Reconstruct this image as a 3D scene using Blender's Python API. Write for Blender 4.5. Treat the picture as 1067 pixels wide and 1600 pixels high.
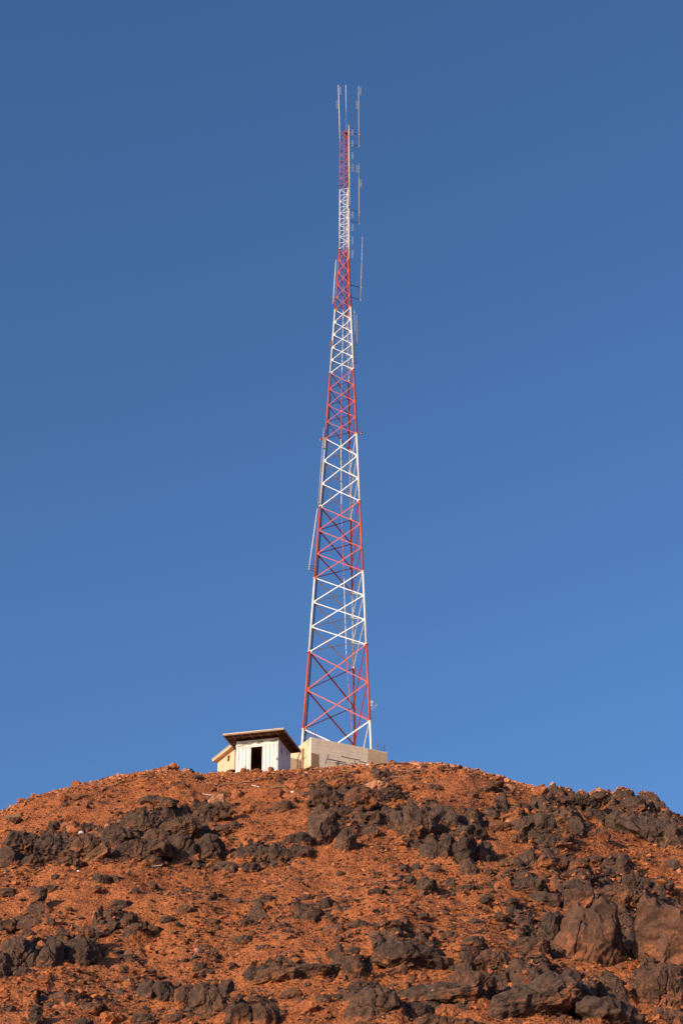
import bpy, math, random
import numpy as np
from mathutils import Matrix, Vector

for o in list(bpy.data.objects):
    bpy.data.objects.remove(o)
scene = bpy.context.scene
COL = scene.collection

# ------------------------------------------------------------------ camera
FPX, PITCH, ROLL = 3075.0, 0.50118, 0.00427          # focal length for a 1067 x 1600 frame
Fv = np.array([0, math.cos(PITCH), math.sin(PITCH)])
U0 = np.array([0, -math.sin(PITCH), math.cos(PITCH)])
R0 = np.array([1.0, 0, 0])
Rv = R0*math.cos(ROLL) + U0*math.sin(ROLL)
Uv = U0*math.cos(ROLL) - R0*math.sin(ROLL)
cam_data = bpy.data.cameras.new('camera')
cam = bpy.data.objects.new('camera', cam_data)
COL.objects.link(cam)
cam.matrix_world = Matrix([[Rv[0], Uv[0], -Fv[0], 0], [Rv[1], Uv[1], -Fv[1], 0], [Rv[2], Uv[2], -Fv[2], 0], [0, 0, 0, 1]])
cam_data.sensor_fit = 'VERTICAL'
cam_data.sensor_height = 36.0
cam_data.sensor_width = 24.0
cam_data.lens = FPX/1600*36.0
cam_data.clip_start = 0.5
cam_data.clip_end = 20000
scene.camera = cam

# ------------------------------------------------------------------ sky and sun
SUN_AZ, SUN_EL = math.radians(47), math.radians(16)   # behind the camera, to the left
to_sun = Vector((-math.sin(SUN_AZ)*math.cos(SUN_EL), -math.cos(SUN_AZ)*math.cos(SUN_EL), math.sin(SUN_EL)))
world = bpy.data.worlds.new('World')
scene.world = world
world.use_nodes = True
wn = world.node_tree.nodes
sky = wn.new('ShaderNodeTexSky')
sky.sky_type = 'NISHITA'
sky.sun_disc = False
sky.sun_elevation = SUN_EL
sky.sun_rotation = math.pi + SUN_AZ
sky.altitude = 300
sky.air_density = 1.0
sky.dust_density = 2.5
sky.ozone_density = 6.4
wn['Background'].inputs['Strength'].default_value = 0.145
world.node_tree.links.new(sky.outputs[0], wn['Background'].inputs['Color'])
sun_data = bpy.data.lights.new('sun', 'SUN')
sun_data.energy = 4.5
sun_data.angle = math.radians(0.5)
sun_data.color = (1.0, 0.76, 0.50)
sun = bpy.data.objects.new('sun', sun_data)
COL.objects.link(sun)
sun.location = (-40, -40, 80)
sun.rotation_euler = (-to_sun).to_track_quat('-Z', 'Y').to_euler()
vs = scene.view_settings
vs.view_transform = 'Standard'
vs.look = 'None'
vs.exposure = 0.22
vs.gamma = 1.0
vs.use_curve_mapping = False

# ------------------------------------------------------------------ helpers
rng = np.random.default_rng(7)
random.seed(7)


def ray(px, py):
    return Fv + Rv*((px-533.5)/FPX) + Uv*((800-py)/FPX)


def P(px, py, Y):
    d = ray(px, py)
    return np.array(d*(Y/d[1]))


def zat(X, Y, py):
    """height at which the vertical line through (X, Y) is met by image row py"""
    lo, hi = 0.0, 300.0
    for _ in range(50):
        m = (lo+hi)/2
        p = np.array([X, Y, m])
        if 800-FPX*(p@Uv)/(p@Fv) > py:
            lo = m
        else:
            hi = m
    return lo


def mesh_np(name, V, Fc, smooth=False):
    me = bpy.data.meshes.new(name)
    V = np.asarray(V, dtype=np.float32)
    Fc = np.asarray(Fc, dtype=np.int32)
    n, k = Fc.shape
    me.vertices.add(len(V))
    me.vertices.foreach_set('co', V.ravel())
    me.loops.add(n*k)
    me.loops.foreach_set('vertex_index', Fc.ravel())
    me.polygons.add(n)
    me.polygons.foreach_set('loop_start', np.arange(0, n*k, k, dtype=np.int32))
    me.polygons.foreach_set('loop_total', np.full(n, k, dtype=np.int32))
    me.polygons.foreach_set('use_smooth', np.full(n, bool(smooth)))
    me.update(calc_edges=True)
    me.validate()
    return me


def link(name, me, mat=None, parent=None):
    o = bpy.data.objects.new(name, me)
    COL.objects.link(o)
    if mat is not None and me is not None and not me.materials:
        me.materials.append(mat)
    if parent is not None:
        o.parent = parent
    return o


def tag(o, label=None, cat=None, group=None, kind=None):
    if label:
        o['label'] = label
    if cat:
        o['category'] = cat
    if group:
        o['group'] = group
    if kind:
        o['kind'] = kind
    return o


def empty(name, loc, rz=0.0):
    o = bpy.data.objects.new(name, None)
    COL.objects.link(o)
    o.location = loc
    o.rotation_euler = (0, 0, rz)
    o.empty_display_size = 0.2
    return o


class MB:
    """collects simple solids, builds one mesh object"""
    def __init__(self):
        self.v, self.f = [], []

    def add(self, vs_, fs_):
        b = len(self.v)
        self.v += [tuple(map(float, p)) for p in vs_]
        self.f += [tuple(i+b for i in f) for f in fs_]
        return self

    def box(self, x0, x1, y0, y1, z0, z1):
        return self.add([(x0, y0, z0), (x1, y0, z0), (x1, y1, z0), (x0, y1, z0), (x0, y0, z1), (x1, y0, z1), (x1, y1, z1), (x0, y1, z1)],
                        [(0, 3, 2, 1), (4, 5, 6, 7), (0, 1, 5, 4), (1, 2, 6, 5), (2, 3, 7, 6), (3, 0, 4, 7)])

    def prism(self, poly, z0, z1):
        n = len(poly)
        vs_ = [(x, y, z0) for x, y in poly]+[(x, y, z1) for x, y in poly]
        fs_ = [tuple(range(n-1, -1, -1)), tuple(range(n, 2*n))]+[(i, (i+1) % n, n+(i+1) % n, n+i) for i in range(n)]
        return self.add(vs_, fs_)

    def tube(self, pts, r, n=8):
        pts = [np.array(p, float) for p in pts]
        rs = r if isinstance(r, (list, tuple)) else [r]*len(pts)
        rings = []
        for i, p in enumerate(pts):
            t = pts[min(i+1, len(pts)-1)]-pts[max(i-1, 0)]
            t = t/np.linalg.norm(t)
            a = np.array([0, 0, 1.0]) if abs(t[2]) < 0.9 else np.array([1.0, 0, 0])
            e1 = np.cross(t, a)
            e1 /= np.linalg.norm(e1)
            e2 = np.cross(t, e1)
            rings.append([p+rs[i]*(math.cos(2*math.pi*k/n)*e1+math.sin(2*math.pi*k/n)*e2) for k in range(n)])
        vs_ = [q for rg in rings for q in rg]
        fs_ = []
        for i in range(len(pts)-1):
            for k in range(n):
                fs_.append((i*n+k, i*n+(k+1) % n, (i+1)*n+(k+1) % n, (i+1)*n+k))
        fs_ += [tuple(range(n-1, -1, -1)), tuple(range((len(pts)-1)*n, len(pts)*n))]
        return self.add(vs_, fs_)

    def angle(self, a, b, nrm, w, t=0.010):
        """L-profile steel from a to b; one flange in the face plane (normal nrm), one pointing inwards"""
        a, b, nrm = np.array(a, float), np.array(b, float), np.array(nrm, float)
        d = (b-a)/np.linalg.norm(b-a)
        nrm = nrm-d*(nrm@d)
        nrm /= np.linalg.norm(nrm)
        s = np.cross(d, nrm)
        if s[2] < 0:
            s = -s
        prof = [(-w/2, 0), (w/2, 0), (w/2, -w), (w/2-t, -w), (w/2-t, -t), (-w/2, -t)]
        vs_ = [a+s*p+nrm*q for p, q in prof]+[b+s*p+nrm*q for p, q in prof]
        fs_ = [(i, (i+1) % 6, 6+(i+1) % 6, 6+i) for i in range(6)]+[(5, 4, 1, 0), (4, 3, 2, 1), (6, 7, 10, 11), (7, 8, 9, 10)]
        return self.add(vs_, fs_)

    def build(self, name, mat, parent=None, smooth=False):
        me = bpy.data.meshes.new(name)
        me.from_pydata(self.v, [], self.f)
        import bmesh
        bm = bmesh.new()
        bm.from_mesh(me)
        bmesh.ops.recalc_face_normals(bm, faces=bm.faces)
        bm.to_mesh(me)
        bm.free()
        if smooth:
            for p in me.polygons:
                p.use_smooth = len(p.vertices) == 4
        return link(name, me, mat, parent)


# gradient noise on arrays
_perm = np.random.default_rng(3).permutation(256)
_perm = np.concatenate([_perm, _perm, _perm])
_grad = np.random.default_rng(4).normal(size=(256, 3))
_grad /= np.linalg.norm(_grad, axis=1)[:, None]


def noise3(x, y, z):
    x, y, z = np.broadcast_arrays(np.asarray(x, float), np.asarray(y, float), np.asarray(z, float))
    xi, yi, zi = np.floor(x).astype(int), np.floor(y).astype(int), np.floor(z).astype(int)
    xf, yf, zf = x-xi, y-yi, z-zi
    u, v, w = [t*t*t*(t*(t*6-15)+10) for t in (xf, yf, zf)]

    def g(i, j, k):
        h = _perm[_perm[_perm[(xi+i) & 255]+((yi+j) & 255)]+((zi+k) & 255)]
        gr = _grad[h]
        return gr[..., 0]*(xf-i)+gr[..., 1]*(yf-j)+gr[..., 2]*(zf-k)
    a = g(0, 0, 0)*(1-u)+g(1, 0, 0)*u
    b = g(0, 1, 0)*(1-u)+g(1, 1, 0)*u
    c = g(0, 0, 1)*(1-u)+g(1, 0, 1)*u
    d = g(0, 1, 1)*(1-u)+g(1, 1, 1)*u
    return ((a*(1-v)+b*v)*(1-w)+(c*(1-v)+d*v)*w)*1.6


# ------------------------------------------------------------------ materials
def new_mat(name, rough=0.9):
    m = bpy.data.materials.new(name)
    m.use_nodes = True
    nt = m.node_tree
    b = nt.nodes['Principled BSDF']
    b.inputs['Roughness'].default_value = rough
    b.inputs['Specular IOR Level'].default_value = 0.25
    return m, nt, b


def ramp(nt, fac, stops):
    r = nt.nodes.new('ShaderNodeValToRGB')
    el = r.color_ramp.elements
    while len(el) < len(stops):
        el.new(0.5)
    for e, (p, c) in zip(el, stops):
        e.position = p
        e.color = (*c, 1) if len(c) == 3 else c
    nt.links.new(fac, r.inputs[0])
    return r.outputs[0]


def noise_node(nt, vec, scale, detail=4, rough=0.6, dist=0.0):
    n = nt.nodes.new('ShaderNodeTexNoise')
    n.inputs['Scale'].default_value = scale
    n.inputs['Detail'].default_value = detail
    n.inputs['Roughness'].default_value = rough
    n.inputs['Distortion'].default_value = dist
    if vec is not None:
        nt.links.new(vec, n.inputs['Vector'])
    return n.outputs[0]


def mix(nt, fac, a, b, mode='MIX'):
    n = nt.nodes.new('ShaderNodeMix')
    n.data_type = 'RGBA'
    n.blend_type = mode
    for s, val in ((n.inputs[0], fac), (n.inputs[6], a), (n.inputs[7], b)):
        if isinstance(val, bpy.types.NodeSocket):
            nt.links.new(val, s)
        elif isinstance(val, (int, float)):
            s.default_value = val
        else:
            s.default_value = (*val, 1)
    return n.outputs[2]


def math_n(nt, op, a, b=0.0, clamp=False):
    n = nt.nodes.new('ShaderNodeMath')
    n.operation = op
    n.use_clamp = clamp
    for s, val in ((n.inputs[0], a), (n.inputs[1], b)):
        if isinstance(val, bpy.types.NodeSocket):
            nt.links.new(val, s)
        else:
            s.default_value = val
    return n.outputs[0]


def bump(nt, b, h, strength, dist):
    n = nt.nodes.new('ShaderNodeBump')
    n.inputs['Strength'].default_value = strength
    n.inputs['Distance'].default_value = dist
    nt.links.new(h, n.inputs['Height'])
    nt.links.new(n.outputs[0], b.inputs['Normal'])


def coord(nt, which='Object'):
    return nt.nodes.new('ShaderNodeTexCoord').outputs[which]


def position(nt):
    return nt.nodes.new('ShaderNodeNewGeometry').outputs['Position']


SOIL = (0.42, 0.138, 0.046)


def soil_material():
    m, nt, b = new_mat('red_soil', 0.95)
    p = position(nt)
    big = noise_node(nt, p, 0.22, 5, 0.6)
    mid = noise_node(nt, p, 1.6, 6, 0.65)
    fine = noise_node(nt, p, 9.0, 5, 0.7)
    c1 = ramp(nt, big, [(0.30, (0.28, 0.082, 0.030)), (0.52, SOIL), (0.72, (0.46, 0.16, 0.062))])
    c2 = ramp(nt, mid, [(0.34, (0.15, 0.055, 0.027)), (0.48, SOIL), (0.70, (0.50, 0.18, 0.07))])
    c = mix(nt, 0.5, c1, c2)
    vor = nt.nodes.new('ShaderNodeTexVoronoi')
    vor.inputs['Scale'].default_value = 9.0
    nt.links.new(p, vor.inputs['Vector'])
    g = ramp(nt, vor.outputs['Color'], [(0.25, (0.55, 0.50, 0.48)), (0.55, (1, 1, 1)), (0.85, (1.2, 1.2, 1.2))])
    c = mix(nt, 0.75, c, g, 'MULTIPLY')
    g2 = ramp(nt, fine, [(0.32, (0.45, 0.40, 0.38)), (0.5, (1, 1, 1)), (0.7, (1.15, 1.12, 1.1))])
    c = mix(nt, 0.7, c, g2, 'MULTIPLY')
    at = nt.nodes.new('ShaderNodeAttribute')
    at.attribute_name = 'bedrock'
    rn = noise_node(nt, p, 3.2, 6, 0.7, 0.5)
    rk = ramp(nt, rn, [(0.33, (0.052, 0.034, 0.027)), (0.52, (0.105, 0.060, 0.042)), (0.70, (0.20, 0.085, 0.045))])
    rk = mix(nt, 0.6, rk, g2, 'MULTIPLY')
    sel = math_n(nt, 'ADD', at.outputs['Fac'], math_n(nt, 'MULTIPLY', math_n(nt, 'SUBTRACT', noise_node(nt, p, 1.5, 6, 0.72), 0.5), 1.5))
    c = mix(nt, ramp(nt, sel, [(0.42, (0, 0, 0)), (0.58, (1, 1, 1))]), c, rk)
    nt.links.new(c, b.inputs['Base Color'])
    h = math_n(nt, 'ADD', math_n(nt, 'MULTIPLY', fine, 0.6), math_n(nt, 'MULTIPLY', vor.outputs['Distance'], -0.5))
    bump(nt, b, math_n(nt, 'ADD', h, mid), 0.9, 0.16)
    return m


def rock_material(name, dark, mid_c, dust, dust_amt, rnd=True):
    m, nt, b = new_mat(name, 0.82)
    p = position(nt)
    n1 = noise_node(nt, p, 1.1, 6, 0.65, 0.6)
    n2 = noise_node(nt, p, 5.0, 6, 0.7)
    n3 = noise_node(nt, p, 22.0, 3, 0.6)
    c = ramp(nt, n1, [(0.34, dark), (0.52, tuple(0.5*(a+q) for a, q in zip(dark, mid_c))), (0.70, mid_c)])
    c = mix(nt, 0.8, c, ramp(nt, n2, [(0.33, (0.50, 0.48, 0.47)), (0.5, (1, 1, 1)), (0.68, (1.45, 1.35, 1.3))]), 'MULTIPLY')
    oi = nt.nodes.new('ShaderNodeObjectInfo')
    c = mix(nt, 0.55, c, ramp(nt, oi.outputs['Random'], [(0.0, (0.62, 0.62, 0.66)), (0.5, (1, 1, 1)), (1.0, (1.5, 1.25, 1.1))]), 'MULTIPLY')
    # reddish dust that has settled on ledges and around the foot of the rock
    sep = nt.nodes.new('ShaderNodeSeparateXYZ')
    nt.links.new(nt.nodes.new('ShaderNodeNewGeometry').outputs['Normal'], sep.inputs[0])
    gen = nt.nodes.new('ShaderNodeSeparateXYZ')
    nt.links.new(coord(nt, 'Generated'), gen.inputs[0])
    foot = math_n(nt, 'SUBTRACT', 0.50, gen.outputs[2])
    up = math_n(nt, 'MULTIPLY', sep.outputs[2], 0.16)
    n4 = noise_node(nt, p, 1.8, 5, 0.7, 0.4)
    d = math_n(nt, 'ADD', math_n(nt, 'ADD', math_n(nt, 'MULTIPLY', foot, 0.55), up), math_n(nt, 'SUBTRACT', n4, 0.5))
    d = math_n(nt, 'ADD', d, dust_amt)
    dm = ramp(nt, d, [(0.16, (0, 0, 0)), (0.36, (0.85, 0.85, 0.85))])
    c = mix(nt, dm, c, mix(nt, 0.8, dust, ramp(nt, n2, [(0.3, (0.6, 0.55, 0.5)), (0.6, (1.1, 1.1, 1.1))]), 'MULTIPLY'))
    nt.links.new(c, b.inputs['Base Color'])
    h = math_n(nt, 'ADD', n2, math_n(nt, 'MULTIPLY', n3, 0.35))
    bump(nt, b, h, 1.0, 0.11)
    return m


def stone_material():
    m, nt, b = new_mat('loose_stone', 0.9)
    a = nt.nodes.new('ShaderNodeAttribute')
    a.attribute_name = 'tint'
    p = position(nt)
    n2 = noise_node(nt, p, 9.0, 4, 0.7)
    c = mix(nt, 0.7, a.outputs['Color'], ramp(nt, n2, [(0.3, (0.6, 0.57, 0.55)), (0.5, (1, 1, 1)), (0.7, (1.25, 1.2, 1.15))]), 'MULTIPLY')
    nt.links.new(c, b.inputs['Base Color'])
    bump(nt, b, n2, 0.6, 0.04)
    return m


def plain(name, c, rough=0.7, var=0.25, scale=3.0, metal=0.0, bmp=0.0, stain=None):
    m, nt, b = new_mat(name, rough)
    p = coord(nt)
    n1 = noise_node(nt, p, scale, 5, 0.65)
    lo = tuple(x*(1-var) for x in c)
    hi = tuple(min(1, x*(1+var*0.5)) for x in c)
    col = ramp(nt, n1, [(0.3, lo), (0.55, c), (0.75, hi)])
    if stain:
        n2 = noise_node(nt, p, scale*2.3, 6, 0.7, 0.5)
        col = mix(nt, ramp(nt, n2, [(0.56, (0, 0, 0)), (0.68, (0.8, 0.8, 0.8))]), col, stain)
    nt.links.new(col, b.inputs['Base Color'])
    b.inputs['Metallic'].default_value = metal
    if bmp:
        bump(nt, b, noise_node(nt, p, scale*8, 4, 0.6), 0.5, bmp)
    return m


def block_material(name, c, joint):
    """rendered blockwork, the courses just showing through"""
    m, nt, b = new_mat(name, 0.92)
    p = coord(nt)
    n1 = noise_node(nt, p, 1.3, 6, 0.65)
    n2 = noise_node(nt, p, 9, 5, 0.7)
    col = ramp(nt, n1, [(0.3, tuple(x*0.80 for x in c)), (0.5, c), (0.72, tuple(min(1, x*1.1) for x in c))])
    col = mix(nt, 0.5, col, ramp(nt, n2, [(0.35, (0.82, 0.8, 0.78)), (0.55, (1, 1, 1))]), 'MULTIPLY')
    sep = nt.nodes.new('ShaderNodeSeparateXYZ')
    nt.links.new(p, sep.inputs[0])
    fr = math_n(nt, 'FRACT', math_n(nt, 'DIVIDE', math_n(nt, 'ADD', sep.outputs[2], math_n(nt, 'MULTIPLY', n1, 0.03)), 0.28))
    ln = math_n(nt, 'LESS_THAN', fr, 0.09)
    ln = math_n(nt, 'MULTIPLY', ln, math_n(nt, 'GREATER_THAN', n1, 0.45))
    col = mix(nt, math_n(nt, 'MULTIPLY', ln, joint), col, tuple(x*0.45 for x in c))
    nt.links.new(col, b.inputs['Base Color'])
    bump(nt, b, math_n(nt, 'SUBTRACT', n2, math_n(nt, 'MULTIPLY', ln, 0.6)), 0.5, 0.02)
    return m


MAT = {}
MAT['soil'] = soil_material()
DUST = (0.39, 0.130, 0.046)
MAT['d'] = rock_material('dark_varnished_rock', (0.058, 0.039, 0.031), (0.130, 0.078, 0.054), DUST, 0.10)
MAT['b'] = rock_material('brown_rock', (0.070, 0.042, 0.031), (0.165, 0.082, 0.049), DUST, 0.16)
MAT['o'] = rock_material('orange_rock', (0.24, 0.085, 0.036), (0.45, 0.17, 0.075), DUST, 0.20)
MAT['p'] = rock_material('pale_orange_rock', (0.42, 0.19, 0.10), (0.56, 0.27, 0.15), DUST, 0.05)
MAT['stone'] = stone_material()
MAT['red'] = plain('red_tower_paint', (0.56, 0.085, 0.034), 0.5, 0.25, 1.5)
MAT['white'] = plain('white_tower_paint', (0.80, 0.78, 0.74), 0.5, 0.12, 1.5)
MAT['galv'] = plain('galvanised_steel', (0.42, 0.41, 0.40), 0.5, 0.2, 4)
MAT['pole_white'] = plain('white_fibreglass', (0.74, 0.73, 0.72), 0.5, 0.1, 3)
MAT['cable'] = plain('black_cable', (0.03, 0.03, 0.032), 0.6, 0.2, 3)
MAT['rust'] = plain('rusty_steel', (0.20, 0.085, 0.045), 0.8, 0.3, 6)
MAT['darksteel'] = plain('dark_steel', (0.06, 0.05, 0.045), 0.6, 0.3, 6)
MAT['panel'] = plain('white_painted_sheet', (0.76, 0.75, 0.72), 0.6, 0.10, 1.6, stain=None)
MAT['peel'] = plain('bare_patch', (0.34, 0.33, 0.29), 0.8, 0.3, 5)
MAT['rooftop'] = plain('pale_roof_sheet', (0.62, 0.58, 0.52), 0.7, 0.15, 2)
MAT['timber'] = plain('brown_timber', (0.38, 0.23, 0.14), 0.85, 0.35, 4)
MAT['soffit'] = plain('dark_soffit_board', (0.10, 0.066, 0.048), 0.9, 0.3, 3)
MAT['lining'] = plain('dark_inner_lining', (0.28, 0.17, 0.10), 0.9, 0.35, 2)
MAT['beige'] = block_material('beige_render', (0.70, 0.51, 0.345), 0.25)
MAT['concrete'] = block_material('pale_render', (0.84, 0.70, 0.53), 0.30)
MAT['plaster_new'] = plain('tan_plaster', (0.58, 0.42, 0.27), 0.95, 0.15, 1.5, bmp=0.01)
MAT['plaster_brown'] = plain('brown_plaster', (0.34, 0.215, 0.13), 0.95, 0.2, 2, bmp=0.01)
MAT['wood_grey'] = plain('weathered_wood', (0.30, 0.19, 0.12), 0.9, 0.35, 6)
MAT['twig'] = plain('dry_twig', (0.33, 0.19, 0.11), 0.9, 0.3, 8)
MAT['scrap'] = plain('white_plastic', (0.75, 0.72, 0.68), 0.6, 0.15, 5)
MAT['redlamp'] = plain('red_lamp_glass', (0.35, 0.02, 0.02), 0.25, 0.1, 5)

# ------------------------------------------------------------------ terrain
YC = 118.5
SKYLINE = [(-400, 1440), (-200, 1345), (-80, 1300), (0, 1274), (50, 1252), (100, 1235), (150, 1224), (200, 1214), (255, 1208), (300, 1209), (330, 1215),
           (350, 1214), (430, 1210), (486, 1203), (540, 1199), (600, 1195), (640, 1194), (685, 1194), (740, 1206), (780, 1218), (850, 1236), (880, 1243),
           (920, 1243), (960, 1245), (990, 1251), (1012, 1266), (1050, 1281), (1067, 1283), (1150, 1305), (1300, 1360), (1450, 1440)]
_sx = [P(a, b, YC)[0] for a, b in SKYLINE]
_sz = [P(a, b, YC)[2] for a, b in SKYLINE]
_sx = [-4000, -300, -140, -75] + _sx + [75, 140, 300, 4000]
_sz = [-10, -2, 12, 29] + _sz + [29, 12, -2, -10]
_sx, _sz = np.array(_sx), np.array(_sz)
# profile across the crest: d = y - YC
_dg = np.linspace(-130, 200, 1651)


def _ss(t):
    t = np.clip(t, 0, 1)
    return t*t*(3-2*t)


_sl = np.where(_dg < 0, 0.36+0.30*_ss((-_dg-0.5)/11.0)-0.02*_ss((-_dg-20)/25), 0.30)
_sl = np.where(_dg > 8, 0.30*(1-_ss((_dg-8)/5))-0.55*_ss((_dg-17)/16), _sl)
_pf = np.concatenate([[0], np.cumsum((_sl[1:]+_sl[:-1])/2*np.diff(_dg))])
_pf -= np.interp(0, _dg, _pf)


def H0(x, y):
    x, y = np.asarray(x, float), np.asarray(y, float)
    d = y-YC
    c = np.interp(x, _sx, _sz)
    z = c+np.interp(d, _dg, _pf)
    z = np.where(d > 200, z-0.4*(d-200), z)
    # meet the plain
    t = (z+1.7)/4.0
    return -1.7+4.0*np.where(t > 20, t, np.log1p(np.exp(np.clip(t, -50, 20))))


def Hsoil(x, y):
    x, y = np.asarray(x, float), np.asarray(y, float)
    z = H0(x, y)
    near = np.exp(-((y-96)/60)**4)*np.exp(-(x/70)**4)
    slope = _ss((YC-1.0-y)/9.0)
    n = 0.75*noise3(x/8.5, y/8.5, 0.3)+0.42*noise3(x/3.6, y/3.6, 5.1)
    ridge = 0.34*(0.5-np.abs(noise3(x/2.3, y/3.0, 9.7)))
    small = 0.15*noise3(x/1.05, y/1.05, 2.2)+0.085*noise3(x/0.45, y/0.45, 7.4)
    return z+near*(slope*(n+ridge)+(0.25+0.75*slope)*small)


def cells(x, y, seed):
    """jittered cells: a random value per cell and the distance to its border"""
    xi, yi = np.floor(x).astype(np.int64), np.floor(y).astype(np.int64)
    f1 = np.full(x.shape, 9.0)
    f2 = np.full(x.shape, 9.0)
    val = np.zeros(x.shape)
    dx_ = np.zeros(x.shape)
    dy_ = np.zeros(x.shape)
    sx_ = np.zeros(x.shape)
    sy_ = np.zeros(x.shape)

    def hsh(i, j, k):
        h = (i*374761393+j*668265263+k*2147483647+seed*974711) & 0xffffffff
        h = ((h ^ (h >> 13))*1274126177) & 0xffffffff
        return ((h ^ (h >> 16)) & 0xffff)/65535.0
    for i in (-1, 0, 1):
        for j in (-1, 0, 1):
            cx, cy = xi+i, yi+j
            ox, oy = x-cx-hsh(cx, cy, 1), y-cy-hsh(cx, cy, 2)
            dd = np.hypot(ox, oy)
            v = hsh(cx, cy, 3)
            c1 = dd < f1
            f2 = np.where(c1, f1, np.minimum(f2, dd))
            val = np.where(c1, v, val)
            dx_, dy_ = np.where(c1, ox, dx_), np.where(c1, oy, dy_)
            sx_, sy_ = np.where(c1, hsh(cx, cy, 4)-.5, sx_), np.where(c1, hsh(cx, cy, 5)-.5, sy_)
            f1 = np.where(c1, dd, f1)
    return val, f2-f1, dx_*sx_+dy_*sy_


# outcrops of bedrock: image position and half size of each as seen in the photograph, placed on the hillside
OUTCROPS = [(75, 1322, 85, 30), (225, 1300, 90, 45), (310, 1325, 50, 28), (330, 1268, 42, 20), (300, 1290, 60, 16), (430, 1332, 72, 14), (510, 1255, 60, 24), (585, 1248, 60, 24),
            (520, 1302, 42, 28), (580, 1282, 40, 14), (660, 1285, 55, 38), (710, 1325, 45, 30), (740, 1298, 45, 18), (850, 1290, 70, 28), (900, 1262, 60, 18), (960, 1258, 50, 14),
            (1012, 1292, 75, 36), (850, 1332, 50, 26), (880, 1372, 70, 22), (640, 1492, 75, 32), (540, 1512, 60, 20), (430, 1518, 60, 16), (690, 1552, 90, 30), (760, 1520, 70, 42),
            (840, 1462, 50, 38), (950, 1440, 95, 75), (1035, 1460, 70, 85), (1035, 1555, 60, 45), (850, 1550, 115, 50), (950, 1580, 90, 30), (590, 1570, 65, 35), (80, 1490, 80, 30),
            (260, 1550, 62, 20), (325, 1562, 36, 30), (400, 1590, 52, 18), (190, 1446, 60, 12), (985, 1372, 60, 16), (805, 1385, 50, 14), (30, 1440, 50, 10), (120, 1580, 80, 14)]


def hit_on(fn, px, py):
    d = ray(px, py)
    ys = np.arange(60, 136, 0.06)
    pts = d[None, :]*(ys/d[1])[:, None]
    g = fn(pts[:, 0], pts[:, 1])
    k = np.argmax(g > pts[:, 2]) if (g > pts[:, 2]).any() else np.argmin(pts[:, 2]-g)
    return np.array([pts[k, 0], pts[k, 1], g[k]])


BLOBS = []
for (cx, cy, rx, ry) in OUTCROPS:
    c_, t_, b_ = hit_on(H0, cx, cy), hit_on(H0, cx, max(cy-ry, 1216)), hit_on(H0, cx, cy+ry)
    BLOBS.append((c_[0], (t_[1]+b_[1])/2, rx/(FPX/(c_@Fv)), max((t_[1]-b_[1])/2, 0.6)))


def bedrock(x, y):
    m_ = np.zeros(np.shape(x))
    for (cx, cy, rx, ry) in BLOBS:
        m_ = np.maximum(m_, 1.15-np.sqrt(((x-cx)/rx)**2+((y-cy)/ry)**2)*0.95)
    m_ = m_+0.45*noise3(x/2.6, y/2.6, 4.4)+0.25*noise3(x/0.9, y/0.9, 8.4)
    return _ss(m_/0.75)*(1-0.6*_ss((y-111)/5.0))


def Hf(x, y):
    x, y = np.asarray(x, float), np.asarray(y, float)
    x, y = np.broadcast_arrays(x, y)
    z = Hsoil(x, y)
    m_ = bedrock(x, y)
    wx, wy = x+0.35*noise3(x/1.2, y/1.2, 1.1), y+0.35*noise3(x/1.2, y/1.2, 6.1)
    v1, e1, s1 = cells(wx/1.15, wy/1.5, 1)
    v2, e2, s2 = cells(wx/0.46, wy/0.58, 2)
    blk = 0.90*(v1-0.42)-0.35*np.exp(-(e1/0.09)**2)+1.0*s1+0.45*(v2-0.5)-0.14*np.exp(-(e2/0.11)**2)+0.6*s2
    return z+m_*(0.20+blk)


def axis(lo, hi, step, far):
    core = list(np.arange(lo, hi+1e-6, step))
    a, s = [], step
    v = hi
    while v < far:
        s *= 1.35
        v += s
        a.append(v)
    b, s = [], step
    v = lo
    while v > -far:
        s *= 1.35
        v -= s
        b.append(v)
    return np.array(b[::-1]+core+a)


gx, gy = axis(-25, 25, 0.12, 5000), axis(69, 123, 0.12, 5000)
GX, GY = np.meshgrid(gx, gy)
GZ = Hf(GX, GY)
nx, ny = len(gx), len(gy)
idx = np.arange(nx*ny).reshape(ny, nx)
quads = np.stack([idx[:-1, :-1], idx[:-1, 1:], idx[1:, 1:], idx[1:, :-1]], -1).reshape(-1, 4)
ground = link('hill_ground', mesh_np('hill_ground', np.stack([GX, GY, GZ], -1).reshape(-1, 3), quads, True), MAT['soil'])
at_ = ground.data.attributes.new('bedrock', 'FLOAT', 'POINT')
at_.data.foreach_set('value', bedrock(GX, GY).astype(np.float32).ravel())
tag(ground, 'orange red stony soil of the hill', kind='structure')


def hit(px, py):
    """where the line of sight through an image point meets the hillside"""
    return hit_on(Hf, px, py)


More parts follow.
